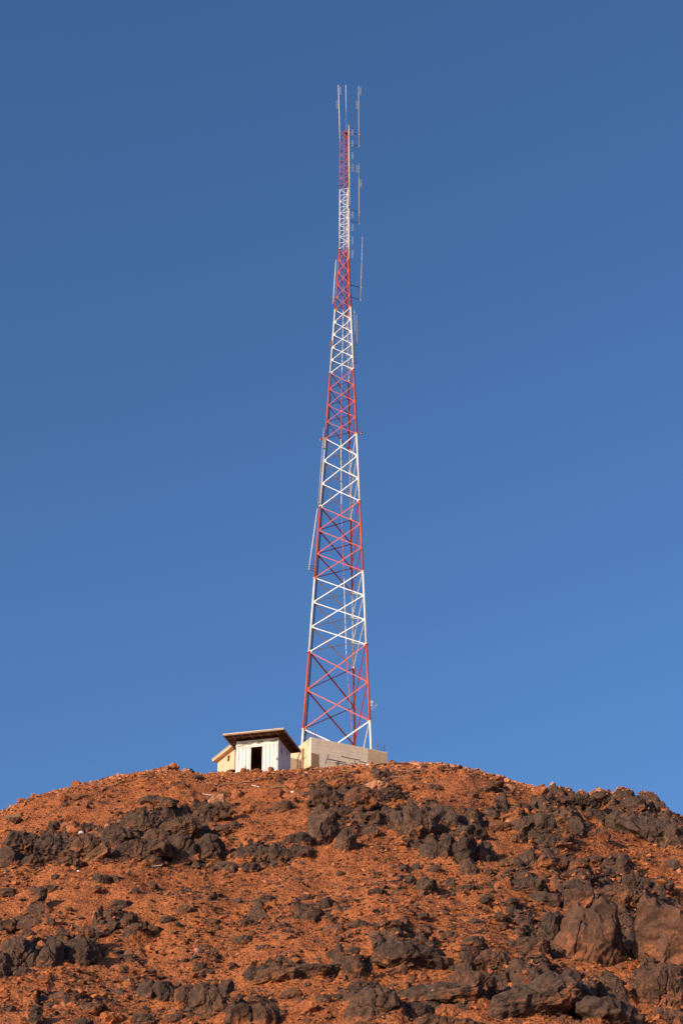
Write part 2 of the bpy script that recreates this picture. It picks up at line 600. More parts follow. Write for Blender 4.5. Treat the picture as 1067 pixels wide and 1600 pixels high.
# ------------------------------------------------------------------ rocks
def ico(sub):
    t = (1+5**0.5)/2
    v = [(-1, t, 0), (1, t, 0), (-1, -t, 0), (1, -t, 0), (0, -1, t), (0, 1, t), (0, -1, -t), (0, 1, -t), (t, 0, -1), (t, 0, 1), (-t, 0, -1), (-t, 0, 1)]
    f = [(0, 11, 5), (0, 5, 1), (0, 1, 7), (0, 7, 10), (0, 10, 11), (1, 5, 9), (5, 11, 4), (11, 10, 2), (10, 7, 6), (7, 1, 8),
         (3, 9, 4), (3, 4, 2), (3, 2, 6), (3, 6, 8), (3, 8, 9), (4, 9, 5), (2, 4, 11), (6, 2, 10), (8, 6, 7), (9, 8, 1)]
    v = [np.array(p)/np.linalg.norm(p) for p in v]
    for _ in range(sub):
        cache, nf = {}, []

        def m(a, b):
            k = (min(a, b), max(a, b))
            if k not in cache:
                p = v[a]+v[b]
                v.append(p/np.linalg.norm(p))
                cache[k] = len(v)-1
            return cache[k]
        for a, b, c in f:
            ab, bc, ca = m(a, b), m(b, c), m(c, a)
            nf += [(a, ab, ca), (b, bc, ab), (c, ca, bc), (ab, bc, ca)]
        f = nf
    return np.array(v), np.array(f)


ICO = {s: ico(s) for s in (0, 1, 3, 4, 5)}


def rock_verts(seed, sub, crack=1.0, blocky=0.5, rough=1.0, dims=(1.0, 1.0, 1.0), facet=0.88):
    r = np.random.default_rng(seed)
    D, Fc = ICO[sub]
    n = r.normal(size=(13, 3))
    n /= np.linalg.norm(n, axis=1)[:, None]
    # some near-vertical joints and a flat-ish top make it blocky
    for i in range(int(6*blocky)):
        a = r.uniform(0, 2*math.pi)
        n[i] = (math.cos(a), math.sin(a), r.uniform(-.15, .25))
    n[12] = (r.uniform(-.3, .3), r.uniform(-.3, .3), 1)
    n /= np.linalg.norm(n, axis=1)[:, None]
    d = r.uniform(0.58, 0.95, 13)
    dots = D@n.T
    q = np.where(dots > 0.12, d[None, :]/np.maximum(dots, 0.12), 9.0)
    k = 48.0
    rad = -np.log(np.exp(-k*np.minimum(q, 2.0)).sum(1)+math.exp(-k*1.15))/k
    Pn = D*rad[:, None]
    lo, hi = Pn.min(0), Pn.max(0)
    dims = np.array(dims, float)
    gm = float(np.prod(dims))**(1/3)
    Pn = (Pn-(lo+hi)/2)/(hi-lo)*2*dims/gm*0.85
    Dn = Pn/np.maximum(np.linalg.norm(Pn, axis=1), 1e-6)[:, None]
    o = r.uniform(-50, 50, 3)
    # fracture blocks
    ns = 18
    S = r.uniform(-1, 1, (ns, 3))*np.maximum(dims/gm, 0.5)*np.array([1, 1, .62])
    W = Pn+0.10*np.stack([noise3(Pn[:, 0]*2+o[i], Pn[:, 1]*2+o[i], Pn[:, 2]*2+i*9) for i in range(3)], 1)
    W = W*np.array([1.0, 1.0, 0.62])
    ds = np.linalg.norm(W[:, None, :]-S[None], axis=2)
    srt = np.sort(ds, axis=1)
    near = ds.argmin(1)
    off = r.uniform(-1, 1, ns)[near]
    e = srt[:, 1]-srt[:, 0]
    disp = crack*(0.06*off*np.clip(e/0.03, 0, 1)-0.07*np.exp(-(e/0.035)**2))
    # flatten patches of the surface into fracture faces
    m_ = 110 if sub >= 5 else 48 if sub == 4 else 22
    sv = r.choice(len(Pn), m_, replace=False)
    C = Pn[sv]
    Nc = C/np.linalg.norm(C, axis=1)[:, None]+r.normal(0, .30, (m_, 3))
    Nc /= np.linalg.norm(Nc, axis=1)[:, None]
    dd = np.linalg.norm(W[:, None, :]/np.array([1, 1, .62])-C[None], axis=2)
    wgt = np.exp(-(dd-dd.min(1)[:, None])*(48 if sub >= 5 else 30))
    wgt /= wgt.sum(1)[:, None]
    hgt = Pn@Nc.T-(C*Nc).sum(1)[None]
    Pn = Pn-facet*((wgt*hgt)@Nc)
    f = lambda s, t: noise3(Pn[:, 0]*s+o[0]+t, Pn[:, 1]*s+o[1], Pn[:, 2]*s+o[2])
    disp = disp+rough*(0.05*f(1.7, 0)+0.05*(0.4-np.abs(f(3.3, 7)))+0.035*f(7, 3)+0.034*f(15, 5))
    Pn = Pn+Dn*(0.9*disp)[:, None]
    lo, hi = Pn.min(0), Pn.max(0)
    return (Pn-(lo+hi)/2)/(hi-lo)*dims, Fc


ROCKS = [
 # px, py, width, height, tone, subdivisions, label   (image position of each rock in the photograph)
 (948, 1458, 66, 126, 'b', 5, 'tall brown rock pillar just left of the dark vertical crack'),
 (1040, 1458, 90, 140, 'b', 5, 'broad upright brown rock block right of the dark crack at right edge'),
 (904, 1454, 68, 108, 'b', 5, 'brown slab rock leaning against the left of the tall pillar'),
 (905, 1408, 56, 44, 'b', 5, 'rounded brown rock sitting above the leaning slab'),
 (975, 1394, 70, 36, 'b', 5, 'wide rounded brown rock on top of the two tall pillars'),
 (866, 1452, 34, 56, 'd', 5, 'narrow upright dark rock with black right side left of the slab'),
 (822, 1474, 76, 44, 'b', 5, 'low brown rock in the slope left of the narrow upright rock'),
 (836, 1552, 182, 74, 'd', 5, 'largest dark boulder, long and slanting, near the bottom right'),
 (902, 1560, 66, 70, 'd', 5, 'dark wedge rock squeezed between the slanting boulder and rounded one'),
 (948, 1574, 92, 54, 'd', 5, 'rounded grey boulder with layered underside at the bottom right'),
 (1035, 1535, 90, 84, 'b', 5, 'orange brown rock mass below the broad block at right edge'),
 (1046, 1586, 48, 34, 'b', 4, 'brown rock at the bottom right corner'),
 (775, 1500, 70, 46, 'b', 5, 'cracked brown rock above left end of the slanting boulder'),
 (738, 1536, 76, 60, 'b', 5, 'rough brown outcrop left of the slanting boulder'),
 (640, 1490, 112, 56, 'd', 5, 'long dark craggy ridge of rock low in the middle right'),
 (556, 1512, 44, 40, 'b', 5, 'brown rock with shaded hollow at the left end of the craggy ridge'),
 (500, 1512, 70, 30, 'b', 4, 'low dusty brown ledge left of the hollow rock'),
 (432, 1520, 86, 32, 'b', 4, 'dusty brown ledge half buried in the slope low in the middle'),
 (580, 1566, 92, 66, 'd', 5, 'dark boulder with glossy black hollow at the bottom centre'),
 (690, 1552, 150, 50, 'd', 5, 'smooth dark slab sloping behind the black hollow boulder'),
 (660, 1576, 56, 34, 'd', 4, 'dark rock on the smooth slab beside an orange stone'),
 (700, 1596, 120, 24, 'd', 4, 'flat dark ledge cut by the bottom edge right of centre'),
 (701, 1576, 40, 26, 'o', 4, 'bright orange stone leaning on the smooth dark slab'),
 (30, 1490, 66, 62, 'd', 5, 'left one of three dark boulders standing together on the left'),
 (76, 1487, 42, 58, 'd', 5, 'middle one of three dark boulders standing together on the left'),
 (120, 1489, 62, 50, 'd', 5, 'right one of three dark boulders standing together on the left'),
 (2, 1508, 26, 50, 'd', 4, 'dark boulder cut by the left edge beside the three boulders'),
 (36, 1517, 44, 20, 'd', 4, 'flat dark stone at the foot of the three boulders'),
 (326, 1560, 62, 64, 'd', 5, 'craggy dark boulder alone at the bottom left of centre'),
 (228, 1545, 30, 34, 'd', 4, 'left block in the row of dark blocks near the bottom left'),
 (257, 1548, 40, 38, 'd', 4, 'middle block in the row of dark blocks near the bottom left'),
 (286, 1551, 30, 28, 'b', 4, 'right block in the row of dark blocks near the bottom left'),
 (312, 1513, 24, 22, 'b', 4, 'brown pointed stone above the craggy boulder at the bottom'),
 (140, 1574, 50, 22, 'b', 4, 'flat brown stone low on the left slope'),
 (57, 1586, 26, 34, 'd', 4, 'upright dark stone in the bottom left corner'),
 (92, 1556, 30, 20, 'b', 4, None),
 (224, 1590, 36, 24, 'd', 4, None), (275, 1588, 36, 22, 'b', 4, None), (128, 1596, 34, 18, 'd', 4, None), (178, 1588, 44, 22, 'o', 4, None),
 (376, 1588, 50, 44, 'b', 5, 'brown rounded rock at the bottom edge left of centre'),
 (412, 1584, 46, 44, 'b', 5, 'brown angular rock at the bottom edge beside the rounded one'),
 (452, 1552, 42, 24, 'b', 4, None), (480, 1572, 40, 26, 'o', 4, None), (352, 1545, 24, 30, 'd', 4, None), (505, 1560, 26, 18, 'b', 4, None),
 (850, 1402, 50, 28, 'd', 5, 'dark wedge boulder casting black shadow above the narrow upright rock'),
 (824, 1381, 66, 32, 'd', 5, 'wide dark rock on the right slope above the wedge boulder'),
 (725, 1386, 38, 15, 'd', 4, 'flat dark rock on the open red slope right of centre'),
 (898, 1384, 42, 28, 'd', 4, 'dark rock between the wedge boulder and the tall pillars'),
 (860, 1345, 54, 32, 'b', 5, 'brown rock below the overhanging dark boulder on the right slope'),
 (828, 1340, 32, 34, 'd', 4, 'dark rock left of the brown rock on the right slope'),
 (862, 1312, 62, 30, 'd', 5, 'dark overhanging boulder with deep shade below on the right slope'),
 (726, 1330, 42, 52, 'd', 5, 'upright dark rock right of the grey vertical outcrop'),
 (757, 1330, 34, 38, 'd', 4, 'squat dark rock right of the upright dark rock'),
 (738, 1298, 56, 30, 'd', 4, 'craggy dark rock above the squat one on the right slope'),
 (700, 1320, 26, 50, 'd', 5, 'thin standing dark rock below the grey vertical outcrop'),
 (676, 1328, 38, 36, 'd', 4, 'dark rock left of the thin standing rock'),
 (733, 1354, 30, 32, 'd', 4, 'tilted dark slab standing on the slope below the squat rock'),
 (660, 1280, 56, 62, 'd', 5, 'broad grey vertical outcrop with grooved face below the platform'),
 (629, 1282, 36, 54, 'd', 5, 'left end of the grey vertical outcrop'),
 (694, 1276, 40, 50, 'd', 5, 'right end of the grey vertical outcrop'),
 (503, 1292, 44, 56, 'd', 5, 'tall faceted dark boulder below the middle of the platform'),
 (540, 1312, 34, 40, 'd', 4, 'dark boulder with black right side beside the tall faceted one'),
 (579, 1298, 32, 22, 'd', 4, 'dark stone right of the faceted boulder pair'),
 (586, 1276, 50, 26, 'd', 4, 'dark rock ledge above right of the faceted boulder'),
 (545, 1268, 42, 18, 'd', 4, 'flat dark rock above the faceted boulder'),
 (455, 1311, 28, 18, 'd', 4, 'small dark rock left of the tall faceted boulder'),
 (477, 1308, 30, 24, 'd', 4, 'dark rock touching the left of the tall faceted boulder'),
 (396, 1330, 62, 34, 'd', 5, 'left part of the low dark rock band in the middle of the slope'),
 (438, 1330, 36, 30, 'd', 4, 'middle part of the low dark rock band in the middle of the slope'),
 (472, 1328, 44, 32, 'd', 4, 'right part of the low dark rock band in the middle of the slope'),
 (352, 1352, 34, 24, 'd', 4, 'dark rounded rock below the left end of the rock band'),
 (389, 1353, 42, 20, 'd', 4, 'low dark rock right of the dark rounded rock'),
 (512, 1248, 66, 38, 'b', 5, 'orange brown outcrop just under the rubble below the platform'),
 (566, 1240, 56, 40, 'b', 5, 'dark and orange outcrop under the right half of the platform'),
 (607, 1242, 60, 28, 'd', 5, 'dark outcrop below the right corner of the platform'),
 (682, 1229, 30, 14, 'd', 4, 'small dark rock near the crest right of the platform'),
 (765, 1233, 44, 16, 'd', 4, 'dark flat rock just below the crest on the right'),
 (774, 1216, 26, 14, 'o', 4, 'orange block on the skyline right of the platform'),
 (795, 1230, 22, 16, 'p', 4, 'pale orange block below the skyline block on the right'),
 (846, 1234, 26, 16, 'o', 4, 'orange block on the skyline beside the dark ridge'),
 (905, 1248, 66, 26, 'd', 5, 'left hump of the dark ridge on the right skyline'),
 (948, 1247, 52, 22, 'd', 5, 'middle hump of the dark ridge on the right skyline'),
 (990, 1256, 40, 28, 'd', 5, 'rounded right end of the dark ridge on the right skyline'),
 (1015, 1292, 110, 64, 'd', 5, 'big smooth grey outcrop under the right end of the skyline'),
 (960, 1282, 26, 38, 'd', 4, 'upright dark rock at the left of the smooth grey outcrop'),
 (985, 1282, 40, 44, 'b', 4, 'brown rock set in the left face of the smooth grey outcrop'),
 (1058, 1306, 36, 44, 'd', 4, 'dark rock cut by the right edge below the skyline'),
 (902, 1290, 30, 38, 'd', 4, 'dark upright rock in the right slope below the ridge'),
 (878, 1272, 46, 28, 'd', 4, 'dark craggy rock below the left hump of the ridge'),
 (848, 1282, 44, 34, 'd', 4, 'dark craggy rock left of the upright rock below the ridge'),
 (935, 1300, 36, 26, 'b', 4, None), (930, 1270, 40, 22, 'd', 4, None), (880, 1300, 34, 24, 'b', 4, None), (810, 1308, 34, 24, 'b', 4, None), (785, 1290, 40, 22, 'b', 4, None),
 (815, 1290, 34, 26, 'd', 4, None), (905, 1345, 34, 22, 'b', 4, None), (950, 1362, 26, 18, 'd', 4, None), (985, 1374, 30, 20, 'd', 4, None), (1006, 1378, 22, 18, 'd', 4, None),
 (1038, 1378, 30, 20, 'd', 4, None), (1050, 1350, 24, 22, 'd', 4, None), (975, 1345, 22, 24, 'd', 4, None), (930, 1340, 28, 18, 'd', 4, None), (795, 1345, 30, 22, 'b', 4, None),
 (10, 1336, 42, 40, 'd', 5, 'black dark boulder at the left edge under the rubble slope'),
 (38, 1312, 70, 40, 'd', 5, 'dark outcrop in the left rock band near the left edge'),
 (86, 1326, 72, 46, 'd', 5, 'dark craggy outcrop in the middle of the left rock band'),
 (128, 1316, 50, 40, 'b', 5, 'brown outcrop at the right of the left rock band'),
 (60, 1345, 60, 28, 'd', 4, None), (110, 1345, 50, 24, 'b', 4, None),
 (235, 1247, 40, 18, 'd', 4, 'small dark outcrop in the rubble left of the shed'),
 (262, 1266, 26, 18, 'd', 4, 'dark pointed rock below the small dark outcrop'),
 (218, 1280, 60, 34, 'd', 5, 'dark broken outcrop on the left slope below the rubble'),
 (182, 1302, 56, 40, 'd', 5, 'dark outcrop at the left of the broken rocks on the left'),
 (226, 1322, 86, 40, 'd', 5, 'wide dark outcrop in the lower middle of the left rocks'),
 (280, 1326, 52, 50, 'd', 5, 'blocky dark outcrop right of the wide one on the left slope'),
 (322, 1322, 54, 44, 'd', 5, 'dark lumpy outcrop at the right end of the left rocks'),
 (332, 1266, 64, 36, 'd', 5, 'dark rock ledge on the slope below the shed'),
 (284, 1284, 60, 30, 'd', 5, 'dark rock ledge left of and below the ledge under the shed'),
 (150, 1330, 50, 36, 'b', 4, None), (245, 1302, 44, 24, 'd', 4, None), (300, 1300, 40, 22, 'b', 4, None), (345, 1292, 30, 18, 'd', 4, None), (240, 1345, 50, 22, 'b', 4, None),
 (96, 1247, 26, 24, 'o', 4, 'large orange block on the left crest'),
 (112, 1288, 34, 18, 'o', 4, 'flat orange block in the rubble on the left'),
 (116, 1294, 28, 18, 'o', 3, None), (84, 1286, 18, 12, 'd', 3, None), (140, 1292, 34, 18, 'd', 4, None), (170, 1292, 14, 11, 'p', 3, None),
 (340, 1246, 28, 18, 'p', 4, 'pale orange block on the slope below the left end of shed'),
 (370, 1240, 20, 20, 'o', 4, 'orange block below the shed doorway'),
 (392, 1264, 30, 22, 'o', 4, 'orange block on the slope below the shed'),
 (425, 1238, 34, 20, 'o', 4, 'orange flat block below the right corner of the shed'),
 (444, 1258, 34, 26, 'b', 4, 'brown rock with orange dust below the shed'),
 (575, 1210, 40, 22, 'o', 4, 'big orange rubble block at the foot of the platform'),
 (592, 1210, 26, 20, 'd', 4, 'dark rubble block at the foot of the platform'),
 (455, 1226, 30, 18, 'o', 4, None), (530, 1222, 34, 16, 'o', 4, None), (590, 1230, 36, 16, 'p', 4, None), (632, 1228, 34, 14, 'o', 4, None), (680, 1200, 20, 12, 'o', 4, None),
 (60, 1406, 24, 20, 'd', 4, 'dark stone standing alone on the left slope'),
 (83, 1388, 28, 14, 'd', 4, None), (190, 1412, 38, 22, 'd', 4, 'dark stone pair on the red slope left of centre'),
 (180, 1374, 26, 16, 'd', 4, 'rounded dark stone on the smooth red slope below left rocks'),
 (157, 1370, 30, 22, 'd', 4, 'cracked dark stone beside the rounded one below left rocks'),
 (240, 1384, 16, 13, 'd', 4, None), (211, 1390, 14, 13, 'd', 3, None), (332, 1399, 14, 16, 'd', 3, None),
 (12, 1443, 34, 22, 'd', 4, None), (48, 1441, 42, 26, 'd', 4, 'broad dark stone above the three boulders on the left'), (80, 1440, 16, 14, 'd', 3, None),
 (170, 1448, 34, 20, 'd', 4, None), (200, 1437, 26, 24, 'b', 4, None), (216, 1450, 30, 15, 'd', 4, None), (132, 1453, 34, 20, 'b', 4, None), (150, 1460, 26, 14, 'd', 4, None),
 (290, 1420, 30, 20, 'b', 4, None), (262, 1436, 26, 14, 'd', 4, None), (245, 1452, 30, 18, 'b', 4, None), (330, 1440, 30, 16, 'b', 4, None), (98, 1458, 22, 14, 'd', 4, None),
 (475, 1402, 30, 14, 'd', 4, 'flat topped dark stone on the red slope in the centre'),
 (416, 1401, 22, 10, 'd', 3, None), (545, 1407, 42, 10, 'b', 4, None), (475, 1415, 14, 12, 'd', 3, None), (590, 1391, 30, 12, 'd', 4, None), (622, 1393, 24, 10, 'd', 3, None),
 (668, 1382, 30, 40, 'd', 4, 'upright dark stone group on the red slope right of centre'),
 (640, 1373, 26, 18, 'd', 4, None), (633, 1355, 16, 14, 'd', 3, None), (650, 1353, 14, 13, 'd', 3, None), (680, 1357, 22, 16, 'd', 3, None), (703, 1378, 16, 18, 'd', 3, None),
 (390, 1440, 34, 18, 'd', 4, None), (483, 1432, 24, 18, 'd', 4, None), (375, 1467, 40, 16, 'd', 4, 'long low dark stone on the lower slope left of centre'), (412, 1478, 26, 13, 'd', 4, None),
 (562, 1441, 36, 18, 'd', 4, None), (530, 1452, 22, 17, 'b', 3, None), (520, 1490, 22, 16, 'd', 4, None), (552, 1484, 24, 14, 'd', 4, None), (615, 1445, 34, 16, 'b', 4, None),
 (465, 1372, 14, 10, 'd', 3, None), (532, 1365, 16, 10, 'd', 3, None), (430, 1352, 14, 10, 'd', 3, None), (700, 1460, 24, 14, 'd', 3, None), (745, 1440, 26, 14, 'd', 3, None),
 (780, 1432, 32, 13, 'd', 4, None), (738, 1470, 30, 18, 'd', 4, None), (800, 1410, 22, 12, 'd', 3, None), (760, 1400, 20, 10, 'd', 3, None), (640, 1425, 20, 12, 'b', 3, None),
 (320, 1480, 26, 12, 'b', 3, None), (185, 1487, 18, 8, 'd', 3, None), (230, 1518, 30, 12, 'b', 3, None), (290, 1500, 20, 10, 'b', 3, None), (440, 1445, 26, 12, 'b', 3, None),
]
TONE = {'d': 'dark', 'b': 'brown', 'o': 'orange', 'p': 'pale orange'}
# rocks with a character of their own: crack depth, roughness, blockiness, turn, lean
SPECIAL = {'tall brown rock pillar just left of the dark vertical crack': (0.35, 0.45, 1.0, -0.06, 0.03),
           'broad upright brown rock block right of the dark crack at right edge': (0.35, 0.45, 1.0, 0.05, 0.0),
           'brown slab rock leaning against the left of the tall pillar': (0.5, 0.5, 0.8, 0.1, 0.22),
           'largest dark boulder, long and slanting, near the bottom right': (0.5, 0.9, 0.0, 0.10, -0.40),
           'rounded grey boulder with layered underside at the bottom right': (0.4, 0.6, 0.1, 0.0, 0.05),
           'smooth dark slab sloping behind the black hollow boulder': (0.4, 0.5, 0.2, 0.0, -0.12),
           'big smooth grey outcrop under the right end of the skyline': (0.6, 0.6, 0.4, 0.0, 0.30)}
COLS = [(60, 'at the left edge'), (130, 'near the left edge'), (200, 'an eighth from left'), (270, 'a quarter from left'), (335, 'left below the shed'),
        (400, 'below the shed door'), (470, "below the shed's right"), (540, "below the platform's left"), (605, "below the platform's right"),
        (690, 'right below the platform'), (780, 'a third from right'), (870, 'a quarter from right'), (960, 'an eighth from right'), (1010, 'near the right edge'), (1200, 'at the right edge')]
ROWS = [(1250, 'just under the crest'), (1285, 'high on the slope'), (1315, 'on the upper slope'), (1340, 'above mid slope'), (1365, 'at mid slope'), (1395, 'just below mid slope'),
        (1425, 'on the lower slope'), (1460, 'well down the slope'), (1500, 'low on the slope'), (1550, 'near the bottom'), (9000, 'at the bottom edge')]
NAMED = []
SHARED = {}
for tn in 'dbop':
    SHARED[tn] = []
    for s in range(6):
        V, Fc = rock_verts(900+s+10*ord(tn), 3, 0.9, 0.4, 1.0)
        me = mesh_np('rock', V, Fc, False)
        me.materials.append(MAT[tn])
        SHARED[tn].append(me)
for i, (px, py, w, h, tn, sub, lab) in enumerate(ROCKS):
    hp = hit(px, py+0.40*h)
    k = FPX/(hp@Fv)
    wm, hm = w/k, h/k
    dep = max(0.55*wm, 0.75*hm, 0.35)
    dep = min(dep, 1.5*hm+0.4)
    sc = (wm*1.08, dep*1.25, hm*(1.32 if h > 0.75*w else 1.12))
    yaw, tilt = random.uniform(-.35, .35), random.uniform(-.10, .10)
    if lab in SPECIAL:
        crk, rgh, blk, yaw, tilt = SPECIAL[lab]
    else:
        crk, rgh, blk = 1.0, 1.0, 0.8 if h > 0.7*w else 0.35
    if sub <= 3 or (lab is None and max(w, h) < 26):
        o = link('rock', SHARED[tn][i % 6])
        o.scale = sc
    else:
        V, Fc = rock_verts(100+i, 5 if max(w, h) > 58 else 4, crk, blk, rgh, sc)
        me = mesh_np('rock', V, Fc, False)
        me.materials.append(MAT[tn])
        o = link('rock', me)
    o.rotation_euler = (random.uniform(-.10, .10), tilt, yaw)
    o.location = (hp[0], hp[1]+0.33*dep, hp[2]+0.22*hm)
    if lab is None:
        size_w = 'large' if max(w, h) > 38 else 'medium' if max(w, h) > 24 else 'small'
        col_w = next(t for lim, t in COLS if px < lim)
        row_w = next(t for lim, t in ROWS if py < lim)
        lab = f"{size_w} {TONE[tn]} stone {row_w}, {col_w}"
    NAMED.append((px, o))
    tag(o, lab, 'rock', 'rocks and stones on the hillside')
# further medium stones strewn over the open slope
strewn = 0
while strewn < 110:
    y = rng.uniform(76, 117)
    x = rng.uniform(-1, 1)*(0.185*y)
    if noise3(x/5, y/5, 1.7) < -0.15+0.2*rng.random():
        continue
    s = rng.uniform(0.28, 0.62)*(0.8+0.5*rng.random())
    tn = 'd' if rng.random() < 0.65 else 'b'
    if y > 112:
        tn = 'o' if rng.random() < 0.7 else 'p'
    o = link('rock', SHARED[tn][int(rng.integers(6))])
    o.scale = (s*rng.uniform(.9, 1.5), s*rng.uniform(.8, 1.2), s*rng.uniform(.6, 1.0))
    o.rotation_euler = (rng.uniform(-.4, .4), rng.uniform(-.4, .4), rng.uniform(0, 6.28))
    o.location = (x, y, float(Hf(x, y))+0.16*s)
    lp = np.array(o.location)
    px, py = 533.5+FPX*(lp@Rv)/(lp@Fv), 800-FPX*(lp@Uv)/(lp@Fv)
    if not (5 < px < 1062 and py < 1595):
        bpy.data.objects.remove(o)
        continue
    lab = f"loose {TONE[tn]} stone {next(t for lim, t in ROWS if py < lim)}, {next(t for lim, t in COLS if px < lim)}"
    tag(o, lab, 'rock', 'rocks and stones on the hillside')
    NAMED.append((px, o))
    strewn += 1
# where several stones answer to the same words, say which one counted from the left
ORD = ['leftmost', 'second', 'third', 'fourth', 'fifth', 'sixth', 'seventh', 'eighth']
NUM = ['', '', 'two', 'three', 'four', 'five', 'six', 'seven', 'eight']
same = {}
for px, o in NAMED:
    same.setdefault(o['label'], []).append((px, o))
for lab, grp in same.items():
    if len(grp) > 1:
        for n_, (px, o) in enumerate(sorted(grp, key=lambda t: t[0])):
            o['label'] = f"{lab}, {ORD[min(n_, 7)]} of {NUM[min(len(grp), 8)]}"


# ------------------------------------------------------------------ loose stones and gravel (uncountable)
def hull_shape(r, npts):
    import bmesh
    bm = bmesh.new()
    for _ in range(npts):
        q_ = r.normal(size=3)
        q_ /= np.linalg.norm(q_)
        bm.verts.new(q_*r.uniform(.65, 1.15))
    res = bmesh.ops.convex_hull(bm, input=bm.verts)
    bmesh.ops.delete(bm, geom=[e_ for e_ in res['geom_interior'] if isinstance(e_, bmesh.types.BMVert)], context='VERTS')
    bmesh.ops.triangulate(bm, faces=bm.faces)
    bmesh.ops.recalc_face_normals(bm, faces=bm.faces)
    bm.verts.index_update()
    V = np.array([v.co[:] for v in bm.verts])
    Fc = np.array([[v.index for v in f.verts] for f in bm.faces])
    bm.free()
    return V*np.array([1, r.uniform(.5, .95), r.uniform(.35, .75)]), Fc


def scatter(name, n, smin, smax, npts, label, palette, seed, ymin=70, ymax=123, power=2.0, clump=0.0, wide=0.20, rocky=None, sink=0.10):
    r = np.random.default_rng(seed)
    y = r.uniform(ymin, ymax, n*4)
    x = r.uniform(-1, 1, n*4)*(wide*y+1.5)
    if clump:
        keep = noise3(x/3.2, y/3.2, seed*1.37)+0.5*noise3(x/1.1, y/1.1, seed*2.1) > r.uniform(-.6, .6, n*4)+clump*.25
        x, y = x[keep], y[keep]
    if rocky is not None:
        keep = r.random(len(x)) < rocky[0]+(rocky[1]-rocky[0])*bedrock(x, y)
        x, y = x[keep], y[keep]
    x, y = x[:n], y[:n]
    n = len(x)
    z = Hf(x, y)
    size = smin+(smax-smin)*r.random(n)**power
    colr = palette(x, y, r)
    which = r.integers(0, 16, n)
    AV, AF, AC, base = [], [], [], 0
    for s_ in range(16):
        S, Fc = hull_shape(r, npts)
        ii = np.where(which == s_)[0]
        m_ = len(ii)
        V = S[None]*size[ii][:, None, None]*0.5
        t, a = r.uniform(-.7, .7, m_), r.uniform(0, 2*math.pi, m_)
        c, sn = np.cos(t)[:, None], np.sin(t)[:, None]
        V = np.stack([V[..., 0], c*V[..., 1]-sn*V[..., 2], sn*V[..., 1]+c*V[..., 2]], -1)
        c, sn = np.cos(a)[:, None], np.sin(a)[:, None]
        V = np.stack([c*V[..., 0]-sn*V[..., 1], sn*V[..., 0]+c*V[..., 1], V[..., 2]], -1)
        V = V+np.stack([x[ii], y[ii], z[ii]+sink*size[ii]], -1)[:, None, :]
        nv = len(S)
        AV.append(V.reshape(-1, 3))
        AF.append((Fc[None]+base+(np.arange(m_)*nv)[:, None, None]).reshape(-1, 3))
        AC.append(np.repeat(np.concatenate([colr[ii], np.ones((m_, 1))], 1), nv, axis=0))
        base += m_*nv
    me = mesh_np(name, np.concatenate(AV), np.concatenate(AF), False)
    attr = me.color_attributes.new('tint', 'FLOAT_COLOR', 'POINT')
    attr.data.foreach_set('color', np.concatenate(AC).astype(np.float32).ravel())
    o = link(name, me, MAT['stone'])
    tag(o, label, 'stones', kind='stuff')


def pal(dark_share, seed):
    def f(x, y, r):
        n = len(x)
        crest = _ss((y-108)/8.0)
        darkp = np.clip(dark_share+0.9*noise3(x/4.5, y/4.5, 3.3+seed), 0.03, 0.95)*(1-0.85*crest)
        isd = r.random(n) < darkp
        o = np.array([[.42, .142, .050]])*r.uniform(.55, 1.08, n)[:, None]*np.stack([np.ones(n), r.uniform(.92, 1.15, n), r.uniform(.9, 1.25, n)], 1)
        pale = np.array([[.55, .245, .125]])*r.uniform(.75, 1.05, n)[:, None]*np.stack([np.ones(n), r.uniform(.92, 1.1, n), r.uniform(.9, 1.2, n)], 1)
        o = np.where((r.random(n) < 0.02+0.65*crest)[:, None], pale, o)
        v = r.uniform(.6, 1.5, n)[:, None]
        d = np.array([[.070, .046, .038]])*v
        b = np.array([[.155, .070, .042]])*v
        d = np.where((r.random(n) < .45)[:, None], b, d)
        return np.where(isd[:, None], d, o)
    return f


scatter('gravel', 46000, 0.05, 0.19, 7, 'fine orange and brown gravel covering the slope', pal(0.20, 0), 11, ymin=66, power=1.7, wide=0.215)
scatter('loose_stones', 11000, 0.14, 0.46, 10, 'loose fist to head sized stones strewn over the slope', pal(0.42, 1), 12, ymin=65, ymax=116, power=2.4, clump=0.5)
scatter('lower_stones', 9000, 0.10, 0.38, 9, 'brown broken stones strewn over the lower slope', pal(0.75, 4), 15, ymax=101, power=2.0, clump=0.3, sink=0.06)
scatter('outcrop_rubble', 7000, 0.14, 0.60, 10, 'broken brown stones lying around the outcrops', pal(0.66, 3), 14, ymax=116, power=2.2, rocky=(0.02, 0.6))
scatter('crest_rubble', 17000, 0.08, 0.42, 10, 'orange rubble piled along the crest of the hill', pal(0.0, 2), 13, ymin=109.5, ymax=122.5, power=2.6, sink=0.04)

